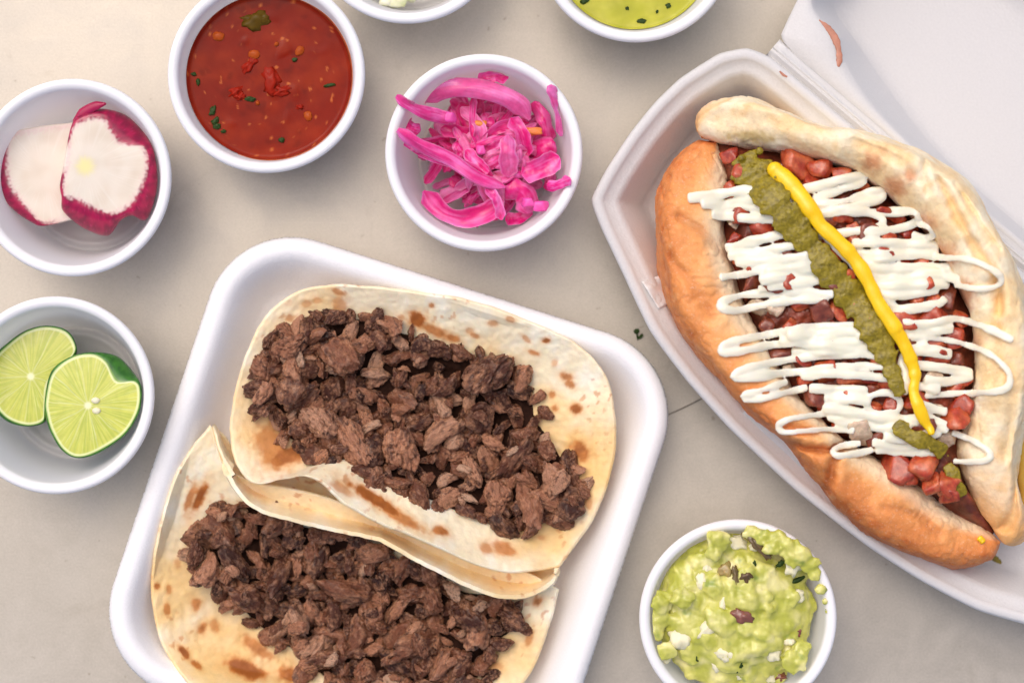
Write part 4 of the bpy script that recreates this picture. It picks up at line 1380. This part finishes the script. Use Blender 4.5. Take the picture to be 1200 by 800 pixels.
def lime_col(nseg, ph, c0=0):
    def f(T, K, S, Q, rf):
        q3 = np.concatenate([Q / 9, np.zeros(Q.shape[:-1] + (1,))], -1)
        rad = K * rf[None, :]
        a = (T - ph) / (2 * np.pi) * nseg + .12 * noise(np.stack([T * 2, K * 2, T * 0], -1))
        dist = np.abs(a - np.round(a)) * 2 * np.pi / nseg * rad
        pulp = mixc(srgb(200, 204, 78), srgb(176, 188, 56), smooth(-.4, .5, noise(np.stack([np.cos(T) * 18, np.sin(T) * 18, K * 1.4], -1))))
        pulp = mixc(pulp, srgb(222, 226, 140), .5 * smooth(.2, .6, noise(np.stack([np.cos(T) * 34, np.sin(T) * 34, K * 2.4 + 9], -1))))
        mem = smooth(1.2, .3, dist) * .28
        c = mixc(pulp, srgb(230, 232, 176), mem)
        c = mixc(c, srgb(236, 236, 190), smooth(6, 2, rad))
        pith = smooth(-4.2, -2.4, rad - rf[None, :])
        c = mixc(c, srgb(226, 232, 168), pith)
        c = mixc(c, srgb(120, 160, 50), smooth(-1.6, -.3, rad - rf[None, :]))
        sk = mixc(srgb(58, 122, 26), srgb(34, 92, 18), smooth(-.3, .4, fbm(q3, 3)))
        return mixc(c, sk, (S > 0) * 1.0)
    return f


FL2 = [(-14, 440), (-6, 420), (8, 405), (30, 389), (54, 383), (76, 388), (87, 402), (86, 415), (66, 434), (55, 455), (52, 480), (50, 493), (34, 498), (14, 493), (0, 482), (-10, 465)]
SL2 = [(-17, 440), (-9, 417), (6, 402), (29, 386), (54, 380), (78, 385), (90, 401), (90, 418), (72, 440), (62, 458), (57, 482), (53, 496), (34, 501), (12, 497), (-3, 486), (-14, 467)]
o = cut_fruit('lime', FL2, SL2, (36, 441), .0260, .004, (.06, .03), lime_col(9, .3), M_LIME)
tag(o, 'left lime half partly under the other, its cut face reaching the photo edge', 'lime', 'lime halves in the plastic cup')
FR2 = [(54, 468), (62, 437), (84, 419), (108, 415), (124, 424), (137, 446), (158, 447), (164, 458), (161, 482), (145, 508), (115, 528), (91, 535), (74, 526), (61, 505), (55, 485)]
SR2 = [(51, 468), (59, 434), (83, 416), (110, 411), (136, 415), (152, 428), (165, 446), (168, 460), (164, 485), (147, 511), (116, 532), (91, 538), (72, 529), (58, 507), (52, 487)]
o = cut_fruit('lime', FR2, SR2, (103, 475), .0330, .008, (.0, .03), lime_col(10, .1), M_LIME)
tag(o, 'right lime half lying on top, showing dark green peel at upper right', 'lime', 'lime halves in the plastic cup')
for x, y in ((112, 469), (113, 481)):
    V, F = ICO[2]
    v = V * np.array([.0016, .0012, .0008]) + W(x, y, .0336)
    part('seed', v, F, M_CHEESE, o)


# ------------------------------------------------------------------ salsas
def liquid(name, ci, rpx_m, z, colf, mat, label, cat, seed):
    c = CUPXY[ci]
    m = 160
    a = np.linspace(0, 2 * np.pi, m, endpoint=False)
    rings = [np.stack([c[0] + .0246 * np.cos(a), c[1] + .0246 * np.sin(a), np.full(m, .0045)], -1)]
    for k in np.concatenate([[1.0, .985, .965], np.linspace(.94, .02, 60)]):
        q = np.stack([c[0] + rpx_m * k * np.cos(a), c[1] + rpx_m * k * np.sin(a)], -1)
        q3 = np.concatenate([q / .008, np.full((m, 1), seed)], 1)
        men = .0008 * max(0, (k - .955) / .045) ** 2
        zz_ = z + men + (.00008 * fbm(q3, 2) + .00025 * smooth(.4, .7, noise(q3 * .9)) * smooth(.9, .6, k))
        rings.append(np.concatenate([q, (zz_ + np.zeros(m))[:, None]], 1))
    V, F = rings_mesh(rings)
    root = empty(name, (c[0], c[1], .0045), label, cat)
    part('liquid', V, F, mat, root, col=colf(V))
    return root


def salsa_col(V):
    q = V / .01
    c = mixc(srgb(126, 26, 8), srgb(146, 42, 14), smooth(-.3, .5, fbm(q * .9, 4)))
    c = mixc(c, srgb(98, 18, 6), .5 * smooth(.15, .5, fbm(q * 1.6 + 5, 3)))
    return mixc(c, srgb(205, 110, 52), .7 * smooth(.58, .72, noise(q * 5)))


sal = liquid('red_salsa', 1, .0298, .0302, salsa_col, M_SALSA, 'thin red salsa with seeds and herb flecks in its cup', 'salsa', 4)
zs = .0308


def blob(nm, parent, x, y, z, rx, ry, rz, mat, colr, seed, ang=0, sub=3, am=.3):
    V, F = ICO[sub]
    p = V * (1 + am * fbm(V * 1.6 + seed, 3) + .15 * am * noise(V * 6 + seed))[:, None]
    ca, sa = math.cos(ang), math.sin(ang)
    p = p * np.array([rx * S0, ry * S0, rz * S0])
    p = np.stack([p[:, 0] * ca - p[:, 1] * sa, p[:, 0] * sa + p[:, 1] * ca, p[:, 2]], -1)
    c = np.tile(srgb(*colr), (len(p), 1)) * (1 + .25 * fbm(V * 2 + seed, 2))[:, None]
    return part(nm, p + W(x, y, z), F, mat, parent, col=np.clip(c, 0, 1))


for i, (x, y, a, b) in enumerate(((300, 24, 17, 11), (309, 22, 7, 6))):
    blob('herb_piece', sal, x, y, zs - .0010, a, b, 4, M_SALSA, (92, 70, 20), 10 + i, .2, 3, .7)
for i, (x, y, r) in enumerate(((298, 64, 6.5), (351, 60, 6), (361, 136, 6), (256, 43, 7), (324, 52, 3), (302, 121, 3))):
    blob('seed', sal, x, y, zs - .0006, r, r * .8, 2.5, M_SALSA, (168, 74, 26), 20 + i, i)
for i, (x, y, a, b, r) in enumerate(((293, 76, 13, 6, 1), (318, 96, 15, 11, 5), (330, 106, 9, 6, .3), (276, 108, 8, 5, .6), (282, 114, 7, 4, .2), (352, 126, 5, 3, 0))):
    blob('tomato_piece', sal, x, y, zs - .0009, a, b, 3.5, M_SALSA, (150, 34, 18), 30 + i, r, 3, 1.1)
for i, (x, y, a, b, r) in enumerate(((249, 130, 5, 3, 1.2), (252, 142, 5, 3, .9), (254, 148, 4, 3, .4), (262, 154, 3, 2, 0), (293, 116, 6, 2.5, 0), (330, 164, 3, 3, 0), (386, 100, 6, 2, .2), (390, 16, 4, 2.5, -.9), (227, 87, 3, 2, 0), (345, 70, 3, 2, 0), (232, 96, 2, 4, 0))):
    blob('herb_piece', sal, x, y, zs - .0002, a, b, 1, M_HERB, (50, 80, 30), 50 + i, r, 3, .9)
# film of salsa left on the cup wall above the liquid
c = CUPXY[1]
a = np.linspace(-1.95, 1.2, 120)
top = .0006 + .0042 * (0.5 + .5 * noise(np.stack([a * 2.2, a * 0, a * 0], -1))) * smooth(-1.95, -1.5, a) * smooth(1.2, .6, a)
rw = lambda z: .0292 + (.0311 - .0292) * (z - .0262) / (.0355 - .0262) - .0002
rows = []
for k in np.linspace(0, 1, 8):
    z = .0300 + .0004 + top * k
    r_ = rw(z) - .00012
    rows.append(np.stack([c[0] + r_ * np.cos(a), c[1] + r_ * np.sin(a), z], -1))
inner = np.array(rows); outer = inner.copy(); outer[..., :2] = (outer[..., :2] - c[:2]) * 1.006 + c[:2]
ringsF = [np.concatenate([inner[:, j], outer[::-1, j]]) for j in range(120)]
V, F = rings_mesh(ringsF)
part('salsa_film', V, F, food('salsa_film', .2, .2, bumps=((400, .3, .0004),), base=tuple(srgb(206, 104, 62)), var=.2), sal)

gs = liquid('green_salsa', 6, .0290, .0262, lambda V: mixc(srgb(172, 172, 38), srgb(194, 190, 72), smooth(-.3, .5, fbm(V / .009, 4))), M_GSALSA, 'thin green salsa in the cup at the top edge', 'salsa', 12)
for i, (x, y, a, b) in enumerate(((752, 25, 5, 2.5), (685, 2, 5, 3), (735, 10, 2, 2), (783, 7, 3, 3), (770, 14, 2, 1.5))):
    blob('herb_piece', gs, x, y, .0264, a, b, 1, M_HERB, (50, 84, 26), 80 + i, .3 * i, 3, .9)

# ------------------------------------------------------------------ pale vegetable pieces in the top cup
cuc = empty('diced_cucumber', (CUPXY[5][0], CUPXY[5][1], .004), 'pale green white cucumber pieces in the cup at the top edge', 'cucumber')
r3 = np.random.default_rng(21)
c5 = CUPXY[5]
for k in range(34):
    rr_ = .021 * math.sqrt(r3.uniform()); a = r3.uniform(0, 6.28)
    p, F = dice(500 + k)
    s = r3.uniform(.0030, .0052)
    z = .008 + .016 * (1 - (rr_ / .023) ** 2) * r3.uniform(.4, 1)
    col_ = mixc(srgb(226, 228, 196), srgb(196, 206, 150), smooth(-.3, .4, fbm(p + k, 2)))
    part('cucumber_piece', in_cup(p * s * np.array([1, 1, .5]) + np.array([c5[0] + rr_ * math.cos(a), c5[1] + rr_ * math.sin(a), z]), c5), F, M_PALE, cuc, col=col_)
for k, (x, y, s) in enumerate(((466, 2, 13), (453, 0, 9), (484, -4, 10), (470, -14, 14), (440, -12, 10))):
    p, F = dice(560 + k)
    part('cucumber_piece', p * s * S0 * np.array([1, .7, .5]) + W(x, y, .018), F, M_PALE, cuc, col=mixc(srgb(232, 232, 206), srgb(204, 212, 164), smooth(-.3, .4, fbm(p + k, 2))))

# ------------------------------------------------------------------ pickled onions
on = empty('pickled_onions', (CUPXY[2][0], CUPXY[2][1], .004), 'tangle of bright pink pickled onion strips in their cup', 'pickled onions')


def strip(path, w, z0, z1, curl=.35, hue=0, name='onion_strip', seed=0):
    P = np.array([(400 + x / 2.5, y / 2.5) for x, y in path])
    n = max(24, int(np.sum(np.linalg.norm(np.diff(P, axis=0), axis=1)) / 1.6))
    C = catmull(P, n) if len(P) > 2 else np.linspace(P[0], P[1], n)
    u = np.linspace(0, 1, n)
    z = np.interp(u, np.linspace(0, 1, len(z0)), z0)
    z = np.convolve(np.pad(z, 4, mode='edge'), np.ones(9) / 9, 'valid')
    T = np.gradient(C, axis=0); T /= np.linalg.norm(T, axis=1)[:, None] + 1e-9
    N = np.stack([-T[:, 1], T[:, 0]], -1)
    rq = np.random.default_rng(seed + 900)
    e0, e1 = rq.uniform(.35, .9, 2)
    tip = np.clip(u / .10, .1, 1) ** e0 * np.clip((1 - u) / .12, .1, 1) ** e1
    wv = w * tip * (1 + .22 * noise(np.stack([u * 4, u * 0 + seed, u * 0], -1)))
    m = 15
    s = np.linspace(-1, 1, m)
    tk = .00052
    sgn = 1 if rq.uniform() < .6 else -1
    rg = []
    tw = 1.1 * noise(np.stack([u * 1.4, u * 0 + seed * 1.7, u * 0 + 4], -1))
    S2, U2 = s[None, :] * np.ones((n, 1)), u[:, None] * np.ones((1, m))
    cx, sx = np.cos(tw)[:, None], np.sin(tw)[:, None]
    hh = -sgn * (curl + .15) * wv[:, None] * S0 * (S2 ** 2 - .4)
    q = C[:, None, :] + N[:, None, :] * (S2 * wv[:, None] * cx + .9 * noise(np.stack([S2 * 1.5, U2 * 5, S2 * 0 + seed], -1)))[..., None]
    zz_ = z[:, None] + hh * cx + S2 * wv[:, None] * S0 * sx + .0005 * noise(np.stack([S2 * 1.2 + seed, U2 * 6, S2 * 0], -1))
    edge = np.where(np.abs(S2) > .99, .55, 1)
    t_ = W(q[..., 0], q[..., 1], zz_ + tk * edge); b_ = W(q[..., 0], q[..., 1], zz_ - tk * edge)[:, ::-1]
    rg = list(np.concatenate([t_, b_], 1))
    V, F = rings_mesh(rg)
    ss = np.concatenate([s, s[::-1]])[None] * np.ones((n, 1)); uu = u[:, None] * np.ones((1, 2 * m))
    st = noise(np.stack([ss * 5 + seed, uu * 1.3, uu * 0 + seed], -1))
    bl = fbm(np.stack([ss * 1.2, uu * 4, uu * 0 + seed + 5.5], -1), 3)
    c = mixc(srgb(230, 34, 130), srgb(248, 116, 186), smooth(-.35, .45, bl + .5 * st))
    c = mixc(c, srgb(250, 160, 208), .35 * smooth(.15, .55, st) * smooth(-.2, .4, bl))
    c = mixc(c, srgb(248, 170, 212), .5 * smooth(.8, 1, np.abs(ss)))
    c = mixc(c, srgb(206, 22, 104), np.clip(hue, 0, 1) * .7)
    c = mixc(c, srgb(248, 170, 208), .55 * np.clip(-hue, 0, 1))
    c = np.concatenate([c.reshape(-1, 3), c[0].mean(0)[None], c[-1].mean(0)[None]])
    sharp(part(name, in_cup(V, CUPXY[2]), F, M_ONION, on, col=c), 60)


r4 = np.random.default_rng(33)
cx_, cy_ = (567 - 400) * 2.5, 188 * 2.5
for k in range(84):      # the tangle underneath
    rr_ = 172 * math.sqrt(r4.uniform()); a = r4.uniform(0, 6.28)
    x, y = cx_ + 18 + rr_ * math.cos(a), cy_ - 25 + .85 * rr_ * math.sin(a)
    if x < cx_ - 90 and y > cy_ + 40: continue
    L = r4.uniform(110, 200); b = r4.uniform(0, 6.28); bend = r4.uniform(-.5, .5)
    p = [(x - L * math.cos(b - bend) * .5, y - L * math.sin(b - bend) * .5), (x, y), (x + L * math.cos(b + bend) * .5, y + L * math.sin(b + bend) * .5)]
    z = .008 + .020 * (k / 84) * (1 - rr_ / 260) + .002 * r4.uniform()
    strip(p, r4.uniform(4, 8), [z - .001, z + .004, z - .001], 0, .5, r4.uniform(-.9, 1), seed=k)
STR = [
    ([(350, 300), (372, 370), (360, 430)], 9, [.020, .024, .020], 1), ([(418, 330), (432, 370), (425, 400)], 9, [.020, .025, .022], .3), ([(290, 380), (350, 388), (430, 405)], 8, [.022, .024, .022], .7),
    ([(395, 400), (440, 415), (480, 425)], 9, [.021, .024, .022], .8), ([(540, 470), (585, 440), (630, 430)], 14, [.020, .026, .026], .5), ([(560, 300), (595, 350), (612, 420)], 9, [.024, .026, .022], .5),
    ([(235, 292), (300, 262), (380, 258), (460, 276), (520, 308), (552, 352)], 12, [.027, .031, .033, .033, .032, .028], -.4), ([(402, 236), (445, 222), (490, 228)], 8, [.030, .032, .031], .5),
    ([(160, 282), (215, 318), (290, 342), (335, 345)], 8.5, [.0425, .038, .032, .027], -.1), ([(165, 380), (230, 425), (320, 468), (400, 522), (480, 548)], 8.5, [.0415, .039, .037, .036, .032], -.1),
    ([(170, 400), (250, 455), (330, 475), (420, 510)], 7, [.029, .031, .032, .032], .1), ([(180, 350), (200, 372), (232, 385)], 8, [.031, .032, .030], .2), ([(205, 425), (222, 432), (240, 436)], 6, [.034, .035, .034], -.5),
    ([(240, 560), (285, 612), (350, 640), (425, 622), (470, 582)], 12, [.027, .026, .026, .027, .028], .2), ([(425, 545), (455, 585), (470, 645)], 6, [.034, .034, .030], -.1), ([(488, 396), (488, 450), (492, 520)], 11, [.037, .035, .030], -.4),
    ([(608, 250), (632, 300), (642, 350), (645, 400)], 6.5, [.0425, .039, .035, .030], -.3), ([(495, 345), (528, 390), (545, 460)], 9, [.031, .031, .027], .3), ([(528, 512), (580, 494), (640, 462)], 13, [.030, .031, .030], .1),
    ([(602, 547), (640, 540), (672, 524)], 7, [.032, .038, .0425], 0), ([(480, 545), (535, 570), (550, 625)], 14, [.028, .028, .024], .1), ([(365, 440), (400, 480), (432, 505)], 7, [.030, .032, .032], 0), ([(320, 520), (365, 560), (380, 600)], 9, [.018, .019, .018], .7),
    ([(480, 640), (520, 640), (560, 620)], 8, [.022, .022, .022], .4), ([(590, 500), (612, 520), (608, 560)], 8, [.022, .023, .022], .5), ([(330, 420), (345, 440), (350, 470)], 6, [.026, .027, .026], .3)]
for k in range(26):      # long strips lying across the tangle
    rr_ = 110 * math.sqrt(r4.uniform()); a = r4.uniform(0, 6.28)
    x, y = cx_ + 25 + rr_ * math.cos(a), cy_ - 20 + .8 * rr_ * math.sin(a)
    L = r4.uniform(130, 220); b = r4.uniform(-.6, 1.5); bend = r4.uniform(-.7, .7)
    p = [(x - L * math.cos(b - bend) * .5, y - L * math.sin(b - bend) * .5), (x, y), (x + L * math.cos(b + bend) * .5, y + L * math.sin(b + bend) * .5)]
    if any(math.hypot(q[0] - cx_, q[1] - cy_ + 20) > 190 for q in p): continue
    strip(p, r4.uniform(4.5, 8), [.022, .030, .023], 0, .4, r4.uniform(-1, .5), seed=300 + k)
for k, (p, w, z, h) in enumerate(STR):
    strip(p, w, z, 0, .4, h, seed=100 + k)
for k, (x, y, s) in enumerate(((548, 594, 9), (588, 604, 9.5), (408, 438, 6), (215, 375, 6), (225, 432, 5), (320, 345, 7))):
    p, F = dice(600 + k)
    part('onion_piece', p * s * S0 * .9 * np.array([1, .9, .7]) + W(400 + x / 2.5, y / 2.5, .031), F, M_ONION, on, col=np.tile(srgb(240, 88, 172), (len(p), 1)))
for k, (x, y, s) in enumerate(((556, 385, 8), (408, 362, 6))):
    p, F = dice(620 + k)
    part('carrot_piece', p * s * S0 * np.array([1.2, .6, .5]) + W(400 + x / 2.5, y / 2.5, .028), F, M_ONION, on, col=np.tile(srgb(240, 140, 70), (len(p), 1)))

# ------------------------------------------------------------------ guacamole
gu = empty('guacamole', (CUPXY[4][0], CUPXY[4][1], .006), 'chunky green guacamole heaped over its cup with crumbled cheese on it', 'guacamole')
r5 = np.random.default_rng(44)
gl = []
c4 = W(862, 718, .036)
for k in range(210):
    a = r5.uniform(0, 6.28); f = math.sqrt(r5.uniform())
    rr_ = .0268 * f
    x, y = c4[0] + rr_ * math.cos(a), c4[1] + rr_ * math.sin(a)
    z = .0315 + .0095 * (1 - f ** 2.4) + r5.uniform(-.003, .0018)
    r_ = r5.uniform(.0018, .0060)
    V, F = ICO[3]
    V = V * (1 + .42 * fbm(V * 1.5 + k * 3.3, 3))[:, None] * np.array([1.2, r5.uniform(.6, 1.1), .62])
    b = r5.uniform(0, 6.28); ca, sa = math.cos(b), math.sin(b)
    V = np.stack([V[:, 0] * ca - V[:, 1] * sa, V[:, 0] * sa + V[:, 1] * ca, V[:, 2]], -1)
    gl.append((V * r_ + np.array([x, y, z - .35 * r_]), F))
V, F = lathe([(.022, .006), (.0285, .030), (.0268, .033), (.018, .0385), (.006, .0405)], 64, (c4[0], c4[1], 0))
gl.append((V, F))
for x, y, rx, z in [(895, 628, 9, .041), (910, 632, 10, .041), (925, 640, 11, .0415), (938, 650, 10, .0415), (948, 660, 9, .041), (955, 672, 7, .0405), (962, 690, 5, .040), (967, 705, 4, .0395), (969, 716, 3, .0392), (880, 624, 8, .040), (842, 632, 11, .042), (836, 648, 8, .042), (905, 642, 8, .0425), (930, 655, 9, .042),
                    (775, 705, 12, .038), (772, 725, 11, .037), (800, 700, 10, .042), (930, 775, 12, .039), (940, 760, 9, .038), (780, 762, 10, .038), (768, 740, 8, .037)]:
    V, F = ICO[3]
    p = V * (1 + .75 * fbm(V * 1.5 + x, 3))[:, None] * rx * S0 * np.array([1.25, 1.1, .8])
    gl.append((p * np.array([1, 1, .7]) + W(x, y, z), F))
V, F = join(gl)
vg, fg, ng = remesh(V, F, .00045, 9)
vg = vg + ng * (.0009 * fbm(vg / .0060, 3, .5) + .00008 * noise(vg / .0011))[:, None]
vg = in_cup(vg, CUPXY[4])
q = vg / .006
cg = mixc(srgb(186, 188, 76), srgb(216, 212, 118), smooth(-.25, .35, fbm(q, 4)))
cg = mixc(cg, srgb(238, 230, 160), .95 * smooth(.08, .50, fbm(q * .8 + 11, 2)))
cg = mixc(cg, srgb(112, 142, 44), .7 * smooth(.25, .6, fbm(q * 1.1 + 31, 3)))
part('avocado_mash', vg, fg, M_GUAC, gu, col=cg)
hG = HMap(740, 600, 990, 830, 3, .03); hG.add(vg); hG.blur(1)


def on_guac(nm, x, y, rx, ry, mat, colr, seed, ang=0, lift=.0, am=.35, rz=None):
    z = hG.disc(x, y, max(3, rx * .6)) + lift
    return blob(nm, gu, x, y, z, rx, ry, rz or min(rx, ry) * .7, mat, colr, seed, ang, 3, am)


for k, (x, y, a, b) in enumerate(((862, 637, 13, 9), (824, 683, 8, 11), (830, 667, 8, 7), (930, 662, 13, 9), (932, 698, 8, 11), (797, 748, 13, 13), (830, 735, 7, 16), (853, 765, 13, 10), (912, 713, 4, 8), (885, 757, 5, 5), (906, 765, 8, 10), (846, 710, 16, 5), (925, 752, 4, 7), (840, 778, 9, 7), (900, 792, 8, 7), (790, 725, 5, 6), (868, 790, 6, 6), (780, 770, 7, 6), (918, 740, 5, 5), (860, 742, 5, 4), (884, 640, 5, 5))):
    on_guac('cheese_crumb', x, y, a, b, M_CHEESE, (244, 238, 214), 700 + k, .4 * k, -.0022, .7)
for k, (x, y, a, b, r_, cc) in enumerate(((870, 722, 12, 7, -.5, (136, 84, 70)), (862, 676, 4, 14, .1, (110, 92, 48)), (874, 675, 7, 6, 0, (104, 78, 46)), (850, 668, 9, 8, 0, (176, 152, 92)), (890, 640, 16, 5, -.8, (112, 92, 58)), (880, 630, 10, 4, -.6, (120, 98, 60)), (915, 792, 6, 5, 0, (120, 70, 50)), (935, 740, 4, 5, 0, (130, 70, 64)))):
    on_guac('onion_piece', x, y, a, b, M_TOM, cc, 740 + k, r_, -.0008, .9)
for k, (x, y, a, b, r_) in enumerate(((915, 660, 6, 3, .6), (933, 680, 9, 3, .4), (816, 768, 3, 6, .3), (866, 782, 3, 6, -.5), (884, 660, 2, 3, 0))):
    on_guac('cilantro_leaf', x, y, a, b, M_HERB, (46, 92, 34), 780 + k, r_, -.0006, 1.0, 1.6)

# ------------------------------------------------------------------ specks on the table
fl = empty('herb_fleck', W(748, 391, 0), 'tiny sprig of green herb on the table between tray and box', 'herb')
blob('leaf', fl, 746, 388, .0006, 3.5, 3, 1.2, M_HERB, (60, 70, 34), 901, .4)
blob('leaf', fl, 751, 394, .0006, 4, 2, 1.0, M_HERB, (60, 70, 34), 902, .9)
blob('stem', fl, 747, 394, .0005, 1.2, 5, .8, M_HERB, (70, 80, 44), 903, .1)
